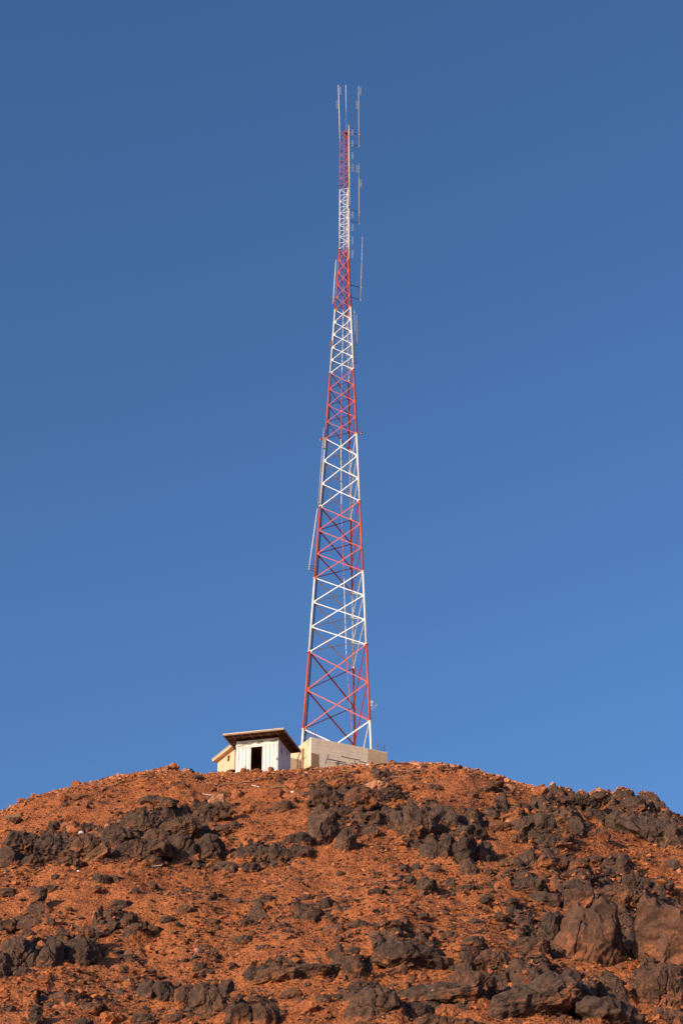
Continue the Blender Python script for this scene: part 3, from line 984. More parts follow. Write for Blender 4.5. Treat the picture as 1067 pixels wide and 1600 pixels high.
# ------------------------------------------------------------------ platform, walls, building
AX, BX = np.array([0.887, 0.462]), np.array([-0.462, 0.887])     # directions of the walled compound
ang_c = math.atan2(AX[1], AX[0])
ZTOP = 50.45
P0 = P(486, 1152, 123.7)[:2]
P1 = P(605, 1175, 126.4)[:2]
AX = (P1-P0)/np.linalg.norm(P1-P0)
BX = np.array([-AX[1], AX[0]])
ang_c = math.atan2(AX[1], AX[0])
WL = float(np.linalg.norm(P1-P0))
ZB = 46.6
plat = empty('tower_platform', (P0[0], P0[1], ZB), ang_c)
tag(plat, 'pale rendered retaining wall and platform that the mast stands on', 'platform')
HZ = ZTOP-ZB
D_ = 8.6
MB().box(0, WL, 0, 0.25, 0, HZ).build('front_wall', MAT['concrete'], plat)
MB().box(0, 0.25, 0.252, D_, 0, HZ).build('side_wall', MAT['beige'], plat)
MB().box(WL-0.25, WL, 0.252, D_, 0, HZ-0.002).build('side_wall', MAT['concrete'], plat)
MB().box(0.252, WL-0.252, D_-0.25, D_, 0, HZ).build('rear_wall', MAT['concrete'], plat)
MB().box(0.252, WL-0.252, 0.252, D_-0.252, 0.3, 3.55).build('floor_slab', MAT['concrete'], plat)


def blotch(x0, x1, z0, z1, seed, y=-0.012, t=0.012, nx_=14, jit=0.03):
    r = random.Random(seed)
    pts = []
    for i in range(nx_):
        pts.append((x0+(x1-x0)*i/nx_, z0+r.uniform(-jit, jit)))
    for i in range(nx_):
        pts.append((x1+r.uniform(-jit, jit), z0+(z1-z0)*i/nx_))
    for i in range(nx_):
        pts.append((x1-(x1-x0)*i/nx_, z1+r.uniform(-jit, jit)))
    for i in range(nx_):
        pts.append((x0+r.uniform(-jit, jit), z1-(z1-z0)*i/nx_))
    n = len(pts)
    m = MB()
    m.add([(a, y, c) for a, c in pts]+[(a, y+t-0.002, c) for a, c in pts],
          [tuple(range(n)), tuple(range(2*n-1, n-1, -1))]+[(i, n+i, n+(i+1) % n, (i+1) % n) for i in range(n)])
    return m


tag(blotch(0.02, 0.60, 0.9, 2.72, 1).build('plaster_patch', MAT['plaster_brown'], plat), 'brown bare patch beside the near corner')
tag(blotch(WL-1.55, WL-0.01, 0.3, HZ-0.06, 2, jit=0.02).build('plaster_patch', MAT['plaster_new'], plat), 'darker tan plaster at the right end')
tag(blotch(WL-2.5, WL-1.62, 0.3, HZ-1.25, 3, jit=0.06).build('plaster_patch', MAT['plaster_brown'], plat), 'brown patch low on the wall')
for cx, n, sd in ((0.10, 5, 5), (WL-0.75, 6, 6)):
    r = random.Random(sd)
    for i in range(n):
        x = cx+i*0.125+r.uniform(-.02, .02)
        y = 0.07+(i % 2)*0.11
        hgt = r.uniform(0.34, 0.62)
        MB().tube([(x, y, HZ-0.3), (x+r.uniform(-.01, .01), y, HZ), (x+r.uniform(-.05, .05), y+r.uniform(-.03, .03), HZ+hgt)], 0.016, 5).build('rebar', MAT['rust'], plat)
MB().tube([(-0.05, 0.35, HZ-0.5), (-0.05, 0.35, HZ-0.10), (-0.12, 0.30, HZ-0.02), (-0.3, 0.1, HZ-0.02), (-0.33, 0.02, HZ-0.12)], 0.02, 6).build('drain_spout', MAT['galv'], plat)
MB().box(-0.10, -0.003, 1.02, 1.22, 1.1, HZ-0.45).build('corner_strip', MAT['plaster_brown'], plat)

# link wall between the shed and the platform
lw = empty('link_wall', (P0[0]+1.25*BX[0]-0.005*AX[0], P0[1]+1.25*BX[1]-0.005*AX[1], ZB-0.6), ang_c)
tag(lw, 'low beige block wall between the white shed and the platform', 'wall')
MB().box(-2.6, -0.002, 0, 0.22, 0, 3.25).build('wall', MAT['beige'], lw)
n_out = np.array([AX[1], -AX[0]])
lo_ = np.array(lw.location[:2])
pp = []
for px, py, out in ((470.2, 1175.5, 0.75), (466.8, 1181, 0.25), (465.2, 1186, 0.07), (464.8, 1207, 0.07), (464.7, 1225, 0.07)):
    d = ray(px, py)
    q_ = d*(((lo_+n_out*out)@n_out)/(d[:2]@n_out))
    rel = q_[:2]-lo_
    pp.append((rel@AX, rel@BX, q_[2]-lw.location[2]))
MB().tube(pp, 0.032, 6).build('drain_pipe', MAT['darksteel'], lw)

# beige building behind the shed
Q = P(340.5, 1190, 125.9)
LB = 2.75
Nn = Q[:2]-BX*LB
bld = empty('beige_building', (Nn[0], Nn[1], Q[2]-3.3), ang_c)
tag(bld, 'small beige building with flat overhanging roof behind the white shed', 'building')
bw = 3.6
wz = 3.3
wy0, wy1, wz0, wz1 = 0.75, 1.20, wz-0.62, wz-0.16
m = MB()
m.box(0, 0.2, 0, wy0, 0, wz).box(0, 0.2, wy1, LB, 0, wz).box(0, 0.2, wy0, wy1, 0, wz0).box(0, 0.2, wy0, wy1, wz1, wz)
m.build('side_wall', MAT['beige'], bld)
MB().box(0.202, bw, 0, 0.2, 0, wz).build('front_wall', MAT['beige'], bld)
MB().box(bw-0.2, bw, 0.202, LB, 0, wz).build('side_wall', MAT['beige'], bld)
MB().box(0.202, bw-0.202, LB-0.2, LB, 0, wz).build('rear_wall', MAT['beige'], bld)
rf = MB().box(-0.32, bw, -0.30, LB+0.22, wz+0.002, wz+0.17).build('roof', MAT['beige'], bld)
MB().box(-0.36, bw+0.002, -0.34, LB+0.26, wz+0.172, wz+0.20).build('roof_edge', MAT['rooftop'], rf)
win = MB().box(0.02, 0.07, wy0+.002, wy0+.05, wz0+.002, wz1-.002).box(0.02, 0.07, wy1-.05, wy1-.002, wz0+.002, wz1-.002).box(0.02, 0.07, wy0+.052, wy1-.052, wz0+.002, wz0+.05).box(0.02, 0.07, wy0+.052, wy1-.052, wz1-.05, wz1-.002).build('window', MAT['timber'], bld)
MB().box(0.10, 0.12, wy0+.004, wy1-.004, wz0+.004, wz1-.004).build('shutter', MAT['soffit'], win)

# ------------------------------------------------------------------ white shed
FR = P(434, 1208, 119.3)
SR = math.radians(-15.3)
SW, SD, SH = 2.86, 2.76, 2.50
su = np.array([math.cos(SR), math.sin(SR)])
FL = FR[:2]-SW*su
sz = zat(FR[0], FR[1], 1152.5)-SH
shed = empty('white_shed', (FL[0], FL[1], sz), SR)
tag(shed, 'white sheet metal shed with open doorway under a wide flat roof', 'shed')


def corrugated(x0, x1, z0, z1, y, pitch=0.235, dep=0.055, t=0.02, along='x'):
    xs = [x0]
    ys = [0.0]
    n = max(1, round((x1-x0)/pitch))
    pw = (x1-x0)/n
    for i in range(n):
        a = x0+i*pw
        xs += [a+pw*.70, a+pw*.76, a+pw*.90, a+pw*.96]
        ys += [0, dep, dep, 0]
    xs.append(x1)
    ys.append(0)
    k = len(xs)
    fr = [(a, y+b) for a, b in zip(xs, ys)]
    bk = [(a, y+b+t) for a, b in zip(xs, ys)]
    poly = fr+bk[::-1]
    v = [(a, b, z0) for a, b in poly]+[(a, b, z1) for a, b in poly]
    N = 2*k
    f = [(i, (i+1) % N, N+(i+1) % N, N+i) for i in range(N)]
    f += [(i, i+1, N-2-i, N-1-i) for i in range(k-1)]+[(N+i, N+i+1, 2*N-2-i, 2*N-1-i) for i in range(k-1)]
    if along == 'y':
        v = [(b, a, c) for a, b, c in v]
    return MB().add(v, f)


DX0, DX1, BZ = 1.02, 1.79, SH-0.44
m = corrugated(0.0, DX0-0.05, 0, BZ, 0.0)
m.build('front_panel', MAT['panel'], shed)
corrugated(DX1+0.05, SW, 0, BZ, 0.0).build('front_panel', MAT['panel'], shed)
sb = MB().box(-0.01, SW+0.01, -0.025, 0.05, BZ+0.002, SH).build('sign_band', MAT['panel'], shed)
fr_ = MB().box(DX0-0.048, DX0, -0.03, 0.06, 0, BZ).box(DX1, DX1+0.048, -0.03, 0.06, 0, BZ).box(DX0+.001, DX1-.001, -0.02, 0.06, BZ-0.05, BZ).build('door_frame', MAT['panel'], shed)


def ell_patch(cx, cz, rx, rz, seed, y):
    r = random.Random(seed)
    n = 26
    ph = [r.uniform(0, 6.28) for _ in range(4)]
    pts = []
    for i in range(n):
        a = 2*math.pi*i/n
        q = 1+0.18*math.sin(2*a+ph[0])+0.12*math.sin(3*a+ph[1])+0.09*math.sin(5*a+ph[2])+0.06*math.sin(9*a+ph[3])
        pts.append((cx+rx*q*math.cos(a), cz+rz*q*math.sin(a)))
    mm = MB()
    mm.add([(a, y, c) for a, c in pts]+[(a, y+0.003, c) for a, c in pts],
           [tuple(range(n)), tuple(range(2*n-1, n-1, -1))]+[(i, n+i, n+(i+1) % n, (i+1) % n) for i in range(n)])
    return mm


for k, (cx, cz, rx, rz) in enumerate([(0.72, SH-0.24, 0.44, 0.085), (0.30, SH-0.33, 0.26, 0.055), (1.62, SH-0.22, 0.21, 0.115), (2.52, SH-0.22, 0.26, 0.075), (2.75, SH-0.13, 0.10, 0.09)]):
    ell_patch(cx, cz, rx, rz, 30+k, -0.029).build('peeled_patch', MAT['peel'], sb)
for k, (cx, cz, rx, rz) in enumerate([(0.66, 0.72, 0.06, 0.09), (0.40, 0.22, 0.07, 0.10), (2.77, 1.05, 0.06, 0.10), (0.95, 0.82, 0.025, 0.04), (1.86, 0.25, 0.03, 0.05)]):
    ell_patch(cx, cz, rx, rz, 50+k, -0.034).build('peeled_patch', MAT['peel'], shed)
# right side wall and the rest of the box
sw = corrugated(0.08, SD-0.10, 0, SH-0.003, -0.012, 0.23, 0.02, 0.02, 'y')
for i, (a, b, c) in enumerate(sw.v):
    sw.v[i] = (SW-a-0.006, b, c)
sw.build('side_panel', MAT['panel'], shed)
MB().box(SW-0.045, SW+0.012, 0.051, 0.078, 0, SH-0.004).build('corner_post', MAT['panel'], shed)
MB().box(SW-0.05, SW+0.02, SD-0.098, SD, 0, SH-0.004).build('corner_post', MAT['panel'], shed)
MB().box(0.0, 0.03, 0.062, SD-0.032, 0, SH-0.003).build('side_panel', MAT['panel'], shed)
MB().box(0.0, SW-0.052, SD-0.03, SD, 0, SH-0.003).build('rear_panel', MAT['panel'], shed)
for k, (cy, cz, rx, rz) in enumerate([(0.75, SH-0.62, 0.17, 0.22), (1.35, SH-1.15, 0.05, 0.05), (1.9, SH-0.4, 0.12, 0.10)]):
    pm = ell_patch(cy, cz, rx, rz, 70+k, 0)
    pm.v = [(SW+0.014+b, a, c) for a, b, c in pm.v]
    pm.build('peeled_patch', MAT['peel'], shed)
# dark interior lining and a floor
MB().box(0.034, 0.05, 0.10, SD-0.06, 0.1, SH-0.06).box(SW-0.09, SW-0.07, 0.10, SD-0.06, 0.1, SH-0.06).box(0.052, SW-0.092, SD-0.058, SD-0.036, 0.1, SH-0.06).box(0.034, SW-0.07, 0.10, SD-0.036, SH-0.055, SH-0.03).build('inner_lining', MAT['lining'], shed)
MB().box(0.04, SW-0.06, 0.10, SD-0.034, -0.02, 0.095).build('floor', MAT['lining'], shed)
# a pair of stacked crates just visible inside is only shade in the photograph; the shelf edge catches light
MB().box(0.30, 2.2, SD-0.50, SD-0.06, 1.55, 1.60).build('shelf', MAT['timber'], shed)
# flat roof with framed soffit
RX0, RX1, RY0, RY1 = -0.62, SW+0.64, -0.98, 3.08
rz = SH+0.06
roof = MB().box(RX0, RX1, RY0, RY1, rz+0.120, rz+0.172).build('roof', MAT['rooftop'], shed)
MB().box(RX0+.02, RX1-.02, RY0+.02, RY1-.02, rz+0.105, rz+0.119).build('soffit', MAT['soffit'], roof)
fz0, fz1 = rz+0.035, rz+0.103
for b in ((RX0, RX1, RY0, RY0+.05), (RX0, RX1, RY1-.05, RY1), (RX0, RX0+.05, RY0+.052, RY1-.052), (RX1-.05, RX1, RY0+.052, RY1-.052)):
    MB().box(*b, fz0, fz1).build('fascia_board', MAT['timber'], roof)
for i in range(1, 7):
    x = RX0+(RX1-RX0)*i/7
    MB().box(x-.022, x+.022, RY0+.052, RY1-.052, fz0+0.022, fz1).build('rafter', MAT['timber'], roof)
for b in ((0.03, SW-0.03, 0.0, 0.05), (0.03, SW-0.03, SD-.05, SD), (0.0, 0.028, 0.0, SD), (SW-.028, SW, 0.0, SD)):
    MB().box(*b, SH+0.001, fz0+0.0015).build('wall_plate', MAT['soffit'], shed)
for y in (-0.47, 0.5, 1.3, 2.1):
    MB().box(RX0+.052, RX1-.052, y-.025, y+.025, fz0+0.002, fz0+0.021).build('purlin', MAT['timber'], roof)

# ------------------------------------------------------------------ lattice mast
TX, TY, TZ0 = 0.1539, 129.612, 53.236
RAD0, RAD7, PHI = 2.832, 0.4093, 0.20672
SEC = 6.0
LEGS = {'L': PHI, 'R': PHI+2*math.pi/3, 'B': PHI-2*math.pi/3}


def leg_pt(leg, h):
    """h in metres above the lowest red joint"""
    l = min(h/SEC, 7.0)
    r = RAD0+(RAD7-RAD0)*l/7
    a = LEGS[leg]
    return np.array([TX-r*math.cos(a), TY-r*math.sin(a), TZ0+h])


tower = empty('lattice_mast', (TX, TY, TZ0-3.0))
tag(tower, 'tall three legged red and white lattice radio mast on the hilltop', 'mast')
t0 = np.array([TX, TY, TZ0-3.0])
FACES = [('L', 'R'), ('R', 'B'), ('B', 'L')]
panels = [1, 2, 3, 3, 3, 4, 5, 5, 10, 10]
hbase = [-3.0]+[SEC*i for i in range(0, 9)]
htop = [0.0]+[SEC*i for i in range(1, 10)]
legr = [0.078, 0.078, 0.074, 0.070, 0.066, 0.060, 0.054, 0.046, 0.036, 0.034]
brw = [0.080, 0.080, 0.070, 0.070, 0.064, 0.050, 0.047, 0.042, 0.026, 0.024]
for si in range(10):
    mt = MAT['white'] if si % 2 == 0 else MAT['red']
    a, b = hbase[si], htop[si]
    # joint flanges carry the section
    m = MB()
    for lg in 'LRB':
        p = leg_pt(lg, a)-t0
        d = leg_pt(lg, a+0.5)-leg_pt(lg, a)
        d /= np.linalg.norm(d)
        m.tube([p+d*0.005, p+d*0.045], legr[si]*1.75, 10)
        m.tube([p+d*(b-a-0.045), p+d*(b-a-0.005)], legr[si]*1.75, 10)
    sec = m.build('tower_section', mt, tower)
    for lg in 'LRB':
        MB().tube([leg_pt(lg, a)-t0, leg_pt(lg, b)-t0], legr[si], 10).build('leg', mt, sec, True)
    n = panels[si]
    for (p, q) in FACES:
        for j in range(n):
            h0, h1 = a+(b-a)*j/n, a+(b-a)*(j+1)/n
            A0, A1, B0, B1 = [leg_pt(*z)-t0 for z in ((p, h0), (p, h1), (q, h0), (q, h1))]
            mid = (A0+B0)/2
            nrm = np.array([mid[0], mid[1], 0.0])
            nrm /= np.linalg.norm(nrm)
            w = brw[si]
            if si < 8:
                MB().angle(A0+nrm*0.012, B1+nrm*0.012, nrm, w).build('brace', mt, sec)
                MB().angle(A1-nrm*0.012, B0-nrm*0.012, nrm, w*0.85).build('brace', mt, sec)
            else:
                e = (A0, B1) if j % 2 == 0 else (A1, B0)
                MB().angle(e[0], e[1], nrm, w, 0.006).build('brace', mt, sec)
                MB().angle(A1+nrm*.01, B1+nrm*.01, nrm, w, 0.006).build('brace', mt, sec)
    # gusset plates at the joints
    if si < 8:
        for lg in 'LRB':
            for j in range(n):
                h0 = a+(b-a)*j/n
                p = leg_pt(lg, h0)-t0
                c = np.array([-p[0], -p[1], 0])
                c /= np.linalg.norm(c)
                for s in (-1, 1):
                    ang = s*math.radians(30)
                    dv = np.array([c[0]*math.cos(ang)-c[1]*math.sin(ang), c[0]*math.sin(ang)+c[1]*math.cos(ang), 0])
                    q0, q1 = p+dv*legr[si]*0.8, p+dv*(legr[si]+0.13)
                    nn = np.cross(dv, [0, 0, 1])*0.006
                    z = np.array([0, 0, 0.13])
                    g = MB().add([q0-z-nn, q1-z*.5-nn, q1+z*.5-nn, q0+z-nn, q0-z+nn, q1-z*.5+nn, q1+z*.5+nn, q0+z+nn],
                                 [(0, 1, 2, 3), (7, 6, 5, 4), (0, 4, 5, 1), (1, 5, 6, 2), (2, 6, 7, 3), (3, 7, 4, 0)])
                    g.build('gusset_plate', mt, sec)
# bracket head at the very top
m = MB()
for lg in 'LRB':
    p = leg_pt(lg, 54)-t0
    q = np.array([0, 0, p[2]+0.10])
    m.angle(p, q, (0, 0, 1), 0.06)
m.tube([(0.05, 0.1, 56.6), (0.05, 0.1, 57.55)], 0.05, 8).box(-0.02, 0.22, 0.0, 0.2, 57.05, 57.16).box(0.16, 0.24, -0.3, 0.25, 56.9, 56.98)
m.build('head_bracket', MAT['rust'], tower)
# base plates
for lg in 'LRB':
    p = leg_pt(lg, -3.0)-t0
    MB().box(p[0]-.2, p[0]+.2, p[1]-.2, p[1]+.2, -0.04, 0.0).build('base_plate', MAT['galv'], tower)
# inner climbing rail, painted with the bands
rail = [(551.2, 1157), (541, 1022), (537.4, 905), (533.5, 790), (532.6, 686), (534.3, 583), (536.3, 484), (537.0, 390), (537.3, 297), (537.6, 212)]
for i in range(9):
    q0, q1 = P(*rail[i], TY)-t0, P(*rail[i+1], TY)-t0
    MB().tube([q0, q1], 0.024 if i < 6 else 0.02, 6).build('climbing_rail', MAT['red'] if i % 2 == 0 else MAT['white'], tower)
# feeder cables strapped to the left leg
for k, (dx, dy) in enumerate([(0.15, 0.02), (0.20, 0.10), (0.13, 0.14)]):
    pts = [leg_pt('L', h)-t0+np.array([dx*(1-0.3*max(h, 0)/42), dy, 0]) for h in np.linspace(-2.9, 36-8*k, 12)]
    MB().tube(pts, 0.026, 6).build('feeder_cable', MAT['cable'], tower)
pts = [leg_pt('R', h)-t0+np.array([0.06, 0.12, 0]) for h in np.linspace(24, 53, 8)]
MB().tube(pts, 0.028, 6).build('feeder_cable', MAT['cable'], tower)
# step bolts on the right and rear legs
m = MB()
for h in np.arange(-2.4, 42, 0.42):
    for lg, dirs in (('R', (0.16, 0.02)), ('B', (0.13, -0.09))):
        p = leg_pt(lg, h)-t0
        s = 1 if int(round(h/0.42)) % 2 == 0 else -0.75
        m.tube([p, p+np.array([dirs[0]*s, dirs[1], 0])], 0.011, 4)
tag(m.build('step_bolts', MAT['galv'], tower), kind='stuff')


# ------------------------------------------------------------------ antennas on the mast
def leg_at(leg, py):
    """point on a leg seen on image row py"""
    lo, hi = -3.0, 54.0
    for _ in range(40):
        h = (lo+hi)/2
        p = leg_pt(leg, h)
        if 800-FPX*(p@Uv)/(p@Fv) > py:
            lo = h
        else:
            hi = h
    return leg_pt(leg, lo)


def antenna(name, label, top, bot, Y, r, mat, arms=(), dip=(), group='antennas on the mast', legname='R', ar=0.022):
    """vertical antenna seen from pixel bot to pixel top at distance Y; arms: (leg row, row on the mast)"""
    b = P(*bot, Y)
    tpt = P(*top, Y)
    o = empty(name, b)
    tag(o, label, 'antenna', group)
    MB().tube([(0, 0, 0), (tpt-b)*0.45, tpt-b], [r, r, r*0.85], 8).build('antenna_mast', mat, o, True)
    for lr, mr in arms:
        f = (mr-bot[1])/(top[1]-bot[1])
        q = (tpt-b)*f
        a = leg_at(legname, lr)-b
        MB().tube([a, q], ar, 6).build('mounting_arm', MAT['darksteel'], o)
        MB().box(q[0]-.05, q[0]+.05, q[1]-.05, q[1]+.05, q[2]-.06, q[2]+.06).build('clamp', MAT['galv'], o)
    for row0, row1, off in dip:
        f0, f1 = (row0-bot[1])/(top[1]-bot[1]), (row1-bot[1])/(top[1]-bot[1])
        q0, q1 = (tpt-b)*f0, (tpt-b)*f1
        w = np.array([off, 0, 0])
        c = (q0+q1)/2
        m_ = MB()
        g = np.array([0.045, 0, 0])
        m_.tube([q1+w-g, q0+w-g], 0.012, 5).tube([q1+w+g, q0+w+g], 0.012, 5).tube([q0+w-g, q0+w+g], 0.012, 5).tube([q1+w-g, q1+w+g], 0.012, 5).tube([c, c+w], 0.014, 5)
        m_.build('folded_dipole', MAT['galv'], o)
    return o


YL, YR, YB = leg_pt('L', 50)[1], leg_pt('R', 50)[1], leg_pt('B', 50)[1]
antenna('whip_antenna', 'thin grey antenna at the left of the mast top', (528.6, 133), (531.2, 222), YL-0.08, 0.028, MAT['pole_white'], (), ((136, 148, 0.15), (158, 170, -0.15)), legname='L')
antenna('whip_antenna', 'thin whip standing on the centre of the mast top', (540.2, 133), (541.0, 214), YB, 0.026, MAT['pole_white'])
antenna('dipole_antenna', 'topmost antenna on two arms to the right of the mast', (560.2, 134), (560.8, 231), YR+0.4, 0.030, MAT['galv'], ((206, 211), (224, 229)), ((137, 149, 0.15), (158, 170, -0.15)))
antenna('dipole_antenna', 'upper right antenna on two arms below the topmost one', (560.6, 255), (561.2, 353), YR+0.4, 0.030, MAT['galv'], ((327, 332), (343, 350)), ((258, 270, -0.15), (281, 293, 0.15)))
antenna('dipole_antenna', 'lowest long antenna on two arms right of the upper red band', (566.4, 370), (563.2, 471), YR+0.4, 0.030, MAT['galv'], ((445, 450), (463, 469)))
antenna('dipole_array', 'white pole with small folded dipoles beside the top red band', (544.8, 195), (546.2, 322), YR-0.12, 0.034, MAT['pole_white'], ((212, 212), (300, 300)), ((203, 212, 0.30), (220, 229, 0.30), (239, 250, 0.30), (257, 269, 0.30)))
antenna('dipole_array', 'white pole with small folded dipoles beside the upper white band', (545.8, 326), (545.0, 405), YR-0.14, 0.034, MAT['pole_white'], ((335, 335), (395, 395)), ((330, 341, 0.28), (351, 361, 0.28), (370, 382, 0.28), (391, 403, 0.28)))
antenna('whip_antenna', 'white rod antenna left of the upper red band', (525.0, 406), (520.4, 475), leg_at('L', 445)[1]-0.1, 0.034, MAT['pole_white'], ((466, 467), (474, 472)), legname='L')
antenna('whip_antenna', 'white slanting rod antenna left of the lower red band', (496.0, 795), (482.6, 891), leg_at('L', 845)[1]-0.1, 0.036, MAT['pole_white'], ((886, 883), (889, 886.5), (893, 890)), legname='L')
antenna('whip_antenna', 'grey pole antenna hugging the left leg along the middle white band', (506.2, 669), (497.3, 790), leg_at('L', 730)[1]-0.12, 0.032, MAT['galv'], ((700, 700), (787, 786)), legname='L')
fa = antenna('frame_antenna', 'double rod antenna frame right of the second highest white band', (553.6, 484), (556.0, 572), leg_at('R', 525)[1]+0.2, 0.022, MAT['galv'], ((490, 489), (572, 566)))
fb = MB()
Yf = leg_at('R', 525)[1]+0.2
ba = P(556.0, 572, Yf)
fb.tube([P(558.6, 570, Yf+.1)-ba, P(557.2, 490, Yf+.1)-ba], 0.018, 6)
for rr in (492, 505, 522, 540, 556, 568):
    fb.tube([P(553.6+2.4*(rr-484)/88, rr, Yf)-ba, P(557.2+1.4*(rr-490)/80, rr-1, Yf+.1)-ba], 0.012, 5)
fb.build('outer_rod', MAT['galv'], fa)

# small box on the left leg
p = leg_at('L', 537)
ob = empty('junction_box', p)
tag(ob, 'small tan junction box clamped to the left leg of upper white band', 'box')
MB().box(-0.16, -0.06, -0.10, 0.06, -0.28, 0.30).build('housing', MAT['rust'], ob)
MB().box(-0.22, 0.02, -0.04, -0.02, -0.22, -0.18).box(-0.22, 0.02, -0.04, -0.02, 0.10, 0.14).build('bracket', MAT['galv'], ob)


def lamp(leg, py, dx, label):
    p_ = leg_at(leg, py)
    o = empty('obstruction_light', p_)
    tag(o, label, 'lamp', 'warning lamps on the mast')
    MB().tube([(0, 0, 0), (dx, 0, 0.02)], 0.022, 6).build('arm', MAT['darksteel'], o)
    v_, f_ = ICO[1]
    mm = MB()
    mm.add([(dx+q[0]*.085, q[1]*.085, .06+q[2]*.12) for q in v_], [tuple(f) for f in f_])
    mm.build('lamp_glass', MAT['redlamp'], o, False)
    MB().tube([(dx, 0, -0.08), (dx, 0, -0.02)], 0.075, 8).build('lamp_base', MAT['galv'], o)


lamp('R', 677, 0.36, 'red warning lamp on short arm right of the mast middle')
lamp('L', 687, -0.34, 'red warning lamp on short arm left of the mast middle')
# flood lamp and small yagi low on the right leg
p = leg_at('R', 1098)
fl = empty('flood_lamp', p)
tag(fl, 'small round flood lamp low on the right leg of the mast', 'lamp')
MB().tube([(0, 0, 0), (0.20, -0.03, 0.04)], 0.02, 6).build('bracket', MAT['galv'], fl)
MB().tube([(0.18, 0.06, 0.02), (0.18, -0.06, 0.02), (0.18, -0.12, 0.0)], [0.05, 0.12, 0.125], 12).build('reflector', MAT['galv'], fl)
MB().tube([(0.16, 0.05, -0.22), (0.16, -0.08, -0.22)], [0.06, 0.08], 12).build('reflector', MAT['galv'], fl)
p = leg_at('R', 1108)
yg = empty('yagi_antenna', p)
tag(yg, 'small yagi antenna pointing right low on the right leg of the mast', 'antenna', 'antennas on the mast')
bm_ = MB().tube([(0, 0, -0.10), (0.55, -0.25, 0.26)], 0.016, 6).build('boom', MAT['galv'], yg)
for i in range(5):
    f = 0.25+0.17*i
    c = np.array([0.55, -0.25, 0.36])*f+np.array([0, 0, -0.10])
    MB().tube([c+np.array([0.05, 0.05, -0.11]), c-np.array([0.05, 0.05, -0.11])], 0.009, 5).build('element', MAT['galv'], yg)

# ------------------------------------------------------------------ odds and ends on the crest


def ground_pt(px, py, up=0.0):
    q_ = hit(px, py)
    return q_+np.array([0, 0, up])


def wall_pt(px, py, out=0.25):
    """point in front of the platform wall seen at a pixel"""
    d = ray(px, py)
    n2 = np.array([AX[1], -AX[0]])
    t = ((P0+n2*out)@n2)/(d[:2]@n2)
    return d*t


def pipe_frame(label, segs, r=0.028):
    pts0 = wall_pt(*segs[0][0])
    o = empty('pipe_frame', (pts0[0], pts0[1], float(Hf(pts0[0], pts0[1]))))
    tag(o, label, 'pipe frame', 'scrap pipe frames against the platform wall')
    b = np.array(o.location)
    for s in segs:
        MB().tube([wall_pt(*q)-b for q in s], r, 6).build('pipe', MAT['darksteel'], o)


pipe_frame('dark pipe frame with upright leaning on the left of platform wall', [[(513.4, 1178.5), (508.4, 1194)], [(511.5, 1185.8), (539.8, 1191.6), (541, 1201)], [(523, 1191.6), (553, 1196.3)]])
pipe_frame('dark pipe frame lying along the middle of platform wall', [[(533.4, 1181.6), (548, 1185.2), (562.8, 1187.6)], [(555.2, 1187), (553.6, 1200)], [(560.5, 1189.5), (584.5, 1194.6)]])


def draped(name, label, cat, pix, r, mat, up=0.03, group=None):
    pts = [ground_pt(*q, up) for q in pix]
    # follow the ground between the picked points
    out = []
    for a, b in zip(pts[:-1], pts[1:]):
        for t in np.linspace(0, 1, 7)[:-1]:
            q_ = a+(b-a)*t
            q_[2] = float(Hf(q_[0], q_[1]))+up
            out.append(q_)
    out.append(pts[-1])
    base = out[0].copy()
    o = MB().tube([q_-base for q_ in out], r, 6).build(name, mat, None, True)
    o.location = base
    tag(o, label, cat, group)
    return o


draped('hose', 'dark hose lying on the rubble below the shed', 'hose', [(322, 1226), (345, 1229), (368, 1228), (392, 1224), (437, 1217)], 0.03, MAT['wood_grey'], 0.10)
draped('cable', 'long thin brown cable running up the left rubble slope', 'cable', [(66, 1282), (95, 1262), (130, 1245), (165, 1232), (200, 1224), (240, 1217)], 0.028, MAT['wood_grey'], 0.10)
draped('cable', 'black cable lying on the crest right of the platform', 'cable', [(590, 1197), (612, 1196), (640, 1196), (660, 1198)], 0.03, MAT['cable'], 0.10)


def plank(px, py, L, w, t, yaw, pitch, label, mat, cat='plank', group='planks in the rubble'):
    q_ = ground_pt(px, py)
    o = MB().add(*(lambda: (lambda b: (b.v, b.f))(MB().box(-L/2, L/2, -w/2, w/2, 0, t)))()).build('plank' if cat == 'plank' else 'scrap_strip', mat)
    o.location = (q_[0], q_[1], q_[2]+0.05)
    o.rotation_euler = (math.radians(15), pitch, yaw)
    tag(o, label, cat, group)


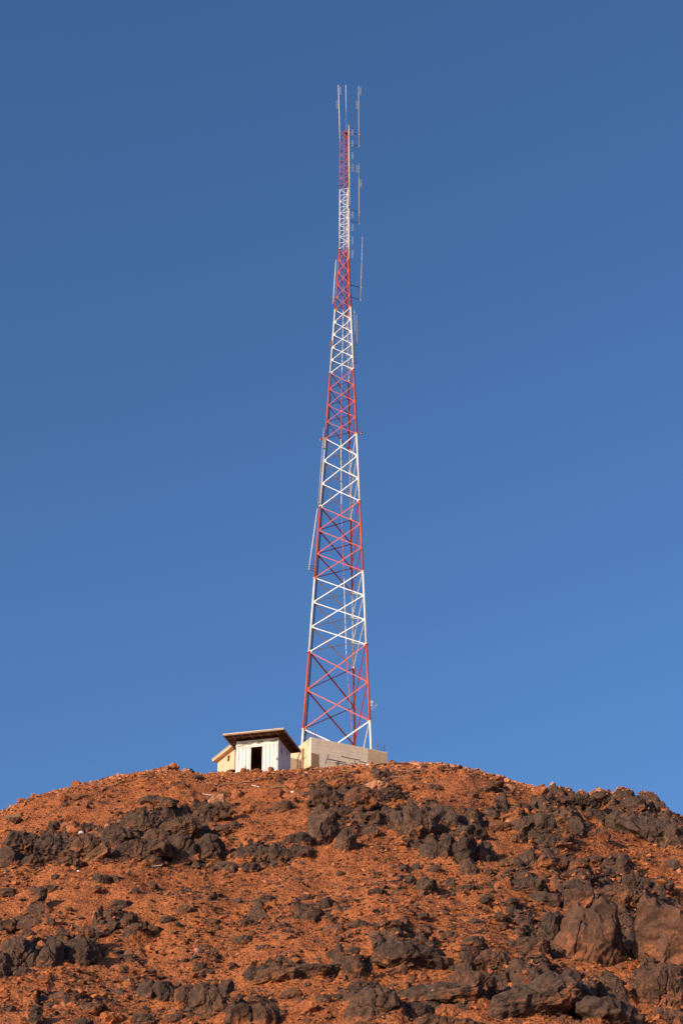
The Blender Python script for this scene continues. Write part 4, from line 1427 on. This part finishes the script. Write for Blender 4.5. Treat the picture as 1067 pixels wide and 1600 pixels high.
plank(500, 1206, 0.85, 0.16, 0.06, 0.15, -0.16, 'brown plank in the rubble below the platform corner', MAT['wood_grey'])
plank(434, 1232, 0.9, 0.16, 0.07, 0.1, -0.12, 'brown plank on the rubble below the link wall', MAT['wood_grey'])
plank(545, 1207, 0.9, 0.13, 0.05, -0.1, 0.06, 'thin brown plank in the rubble below the pipe frames', MAT['wood_grey'])
plank(20, 1279, 0.95, 0.2, 0.14, 0.1, -0.18, 'brown beam lying in the rubble near the left edge', MAT['wood_grey'])
plank(324, 1244, 0.55, 0.05, 0.04, 0.2, 0.10, 'thin white strip lying left below the shed', MAT['scrap'], 'scrap', 'white scrap on the slope')
plank(399, 1230, 0.45, 0.05, 0.04, -0.2, 0.28, 'thin white strip lying below the shed doorway', MAT['scrap'], 'scrap', 'white scrap on the slope')
plank(350, 1240, 0.7, 0.06, 0.05, 0.4, -0.2, 'pale stick lying on the slope below the shed', MAT['wood_grey'])
plank(242, 1355, 0.7, 0.10, 0.03, 0.3, -0.22, 'pale flat strip lying at the foot of the left rocks', MAT['scrap'], 'scrap', 'white scrap on the slope')
# dry sticks in the rubble right of centre
for i in range(16):
    px, py = 560+rng.uniform(0, 115), 1206+rng.uniform(-2, 22)
    q_ = ground_pt(px, py, 0.06)
    L = rng.uniform(0.5, 1.3)
    a = rng.uniform(-0.5, 0.5)
    e = q_+np.array([L*math.cos(a), 0.4*L*math.sin(a), 0])
    e[2] = float(Hf(e[0], e[1]))+rng.uniform(.06, .28)
    mid_ = (q_+e)/2+np.array([0, 0, rng.uniform(-.02, .08)])
    o = MB().tube([np.zeros(3), mid_-q_, e-q_], [0.022, 0.018, 0.010], 5).build('dry_stick', MAT['twig'])
    o.location = q_
    tag(o, 'dry brown stick lying in the tangle of sticks right of the platform', 'stick', 'dry sticks in the rubble')
for px, py, s, lab in ((127, 1306, 0.22, 'white stone in the orange rubble on the left'), (123, 1362, 0.12, 'tiny white fragment on the smooth left slope'), (575, 1196, 0.18, 'white lump at the foot of the platform wall'), (457, 1239, 0.14, 'small pale fragment below the link wall')):
    q_ = ground_pt(px, py)
    V, Fc = rock_verts(int(px), 3, 0.8, 0.4)
    me = mesh_np('pale_stone', V, Fc)
    me.materials.append(MAT['scrap'])
    o = link('pale_stone', me)
    o.location = (q_[0], q_[1], q_[2]+0.2*s)
    o.scale = (s*1.3, s, s)
    tag(o, lab, 'rock', 'pale stones on the hillside')
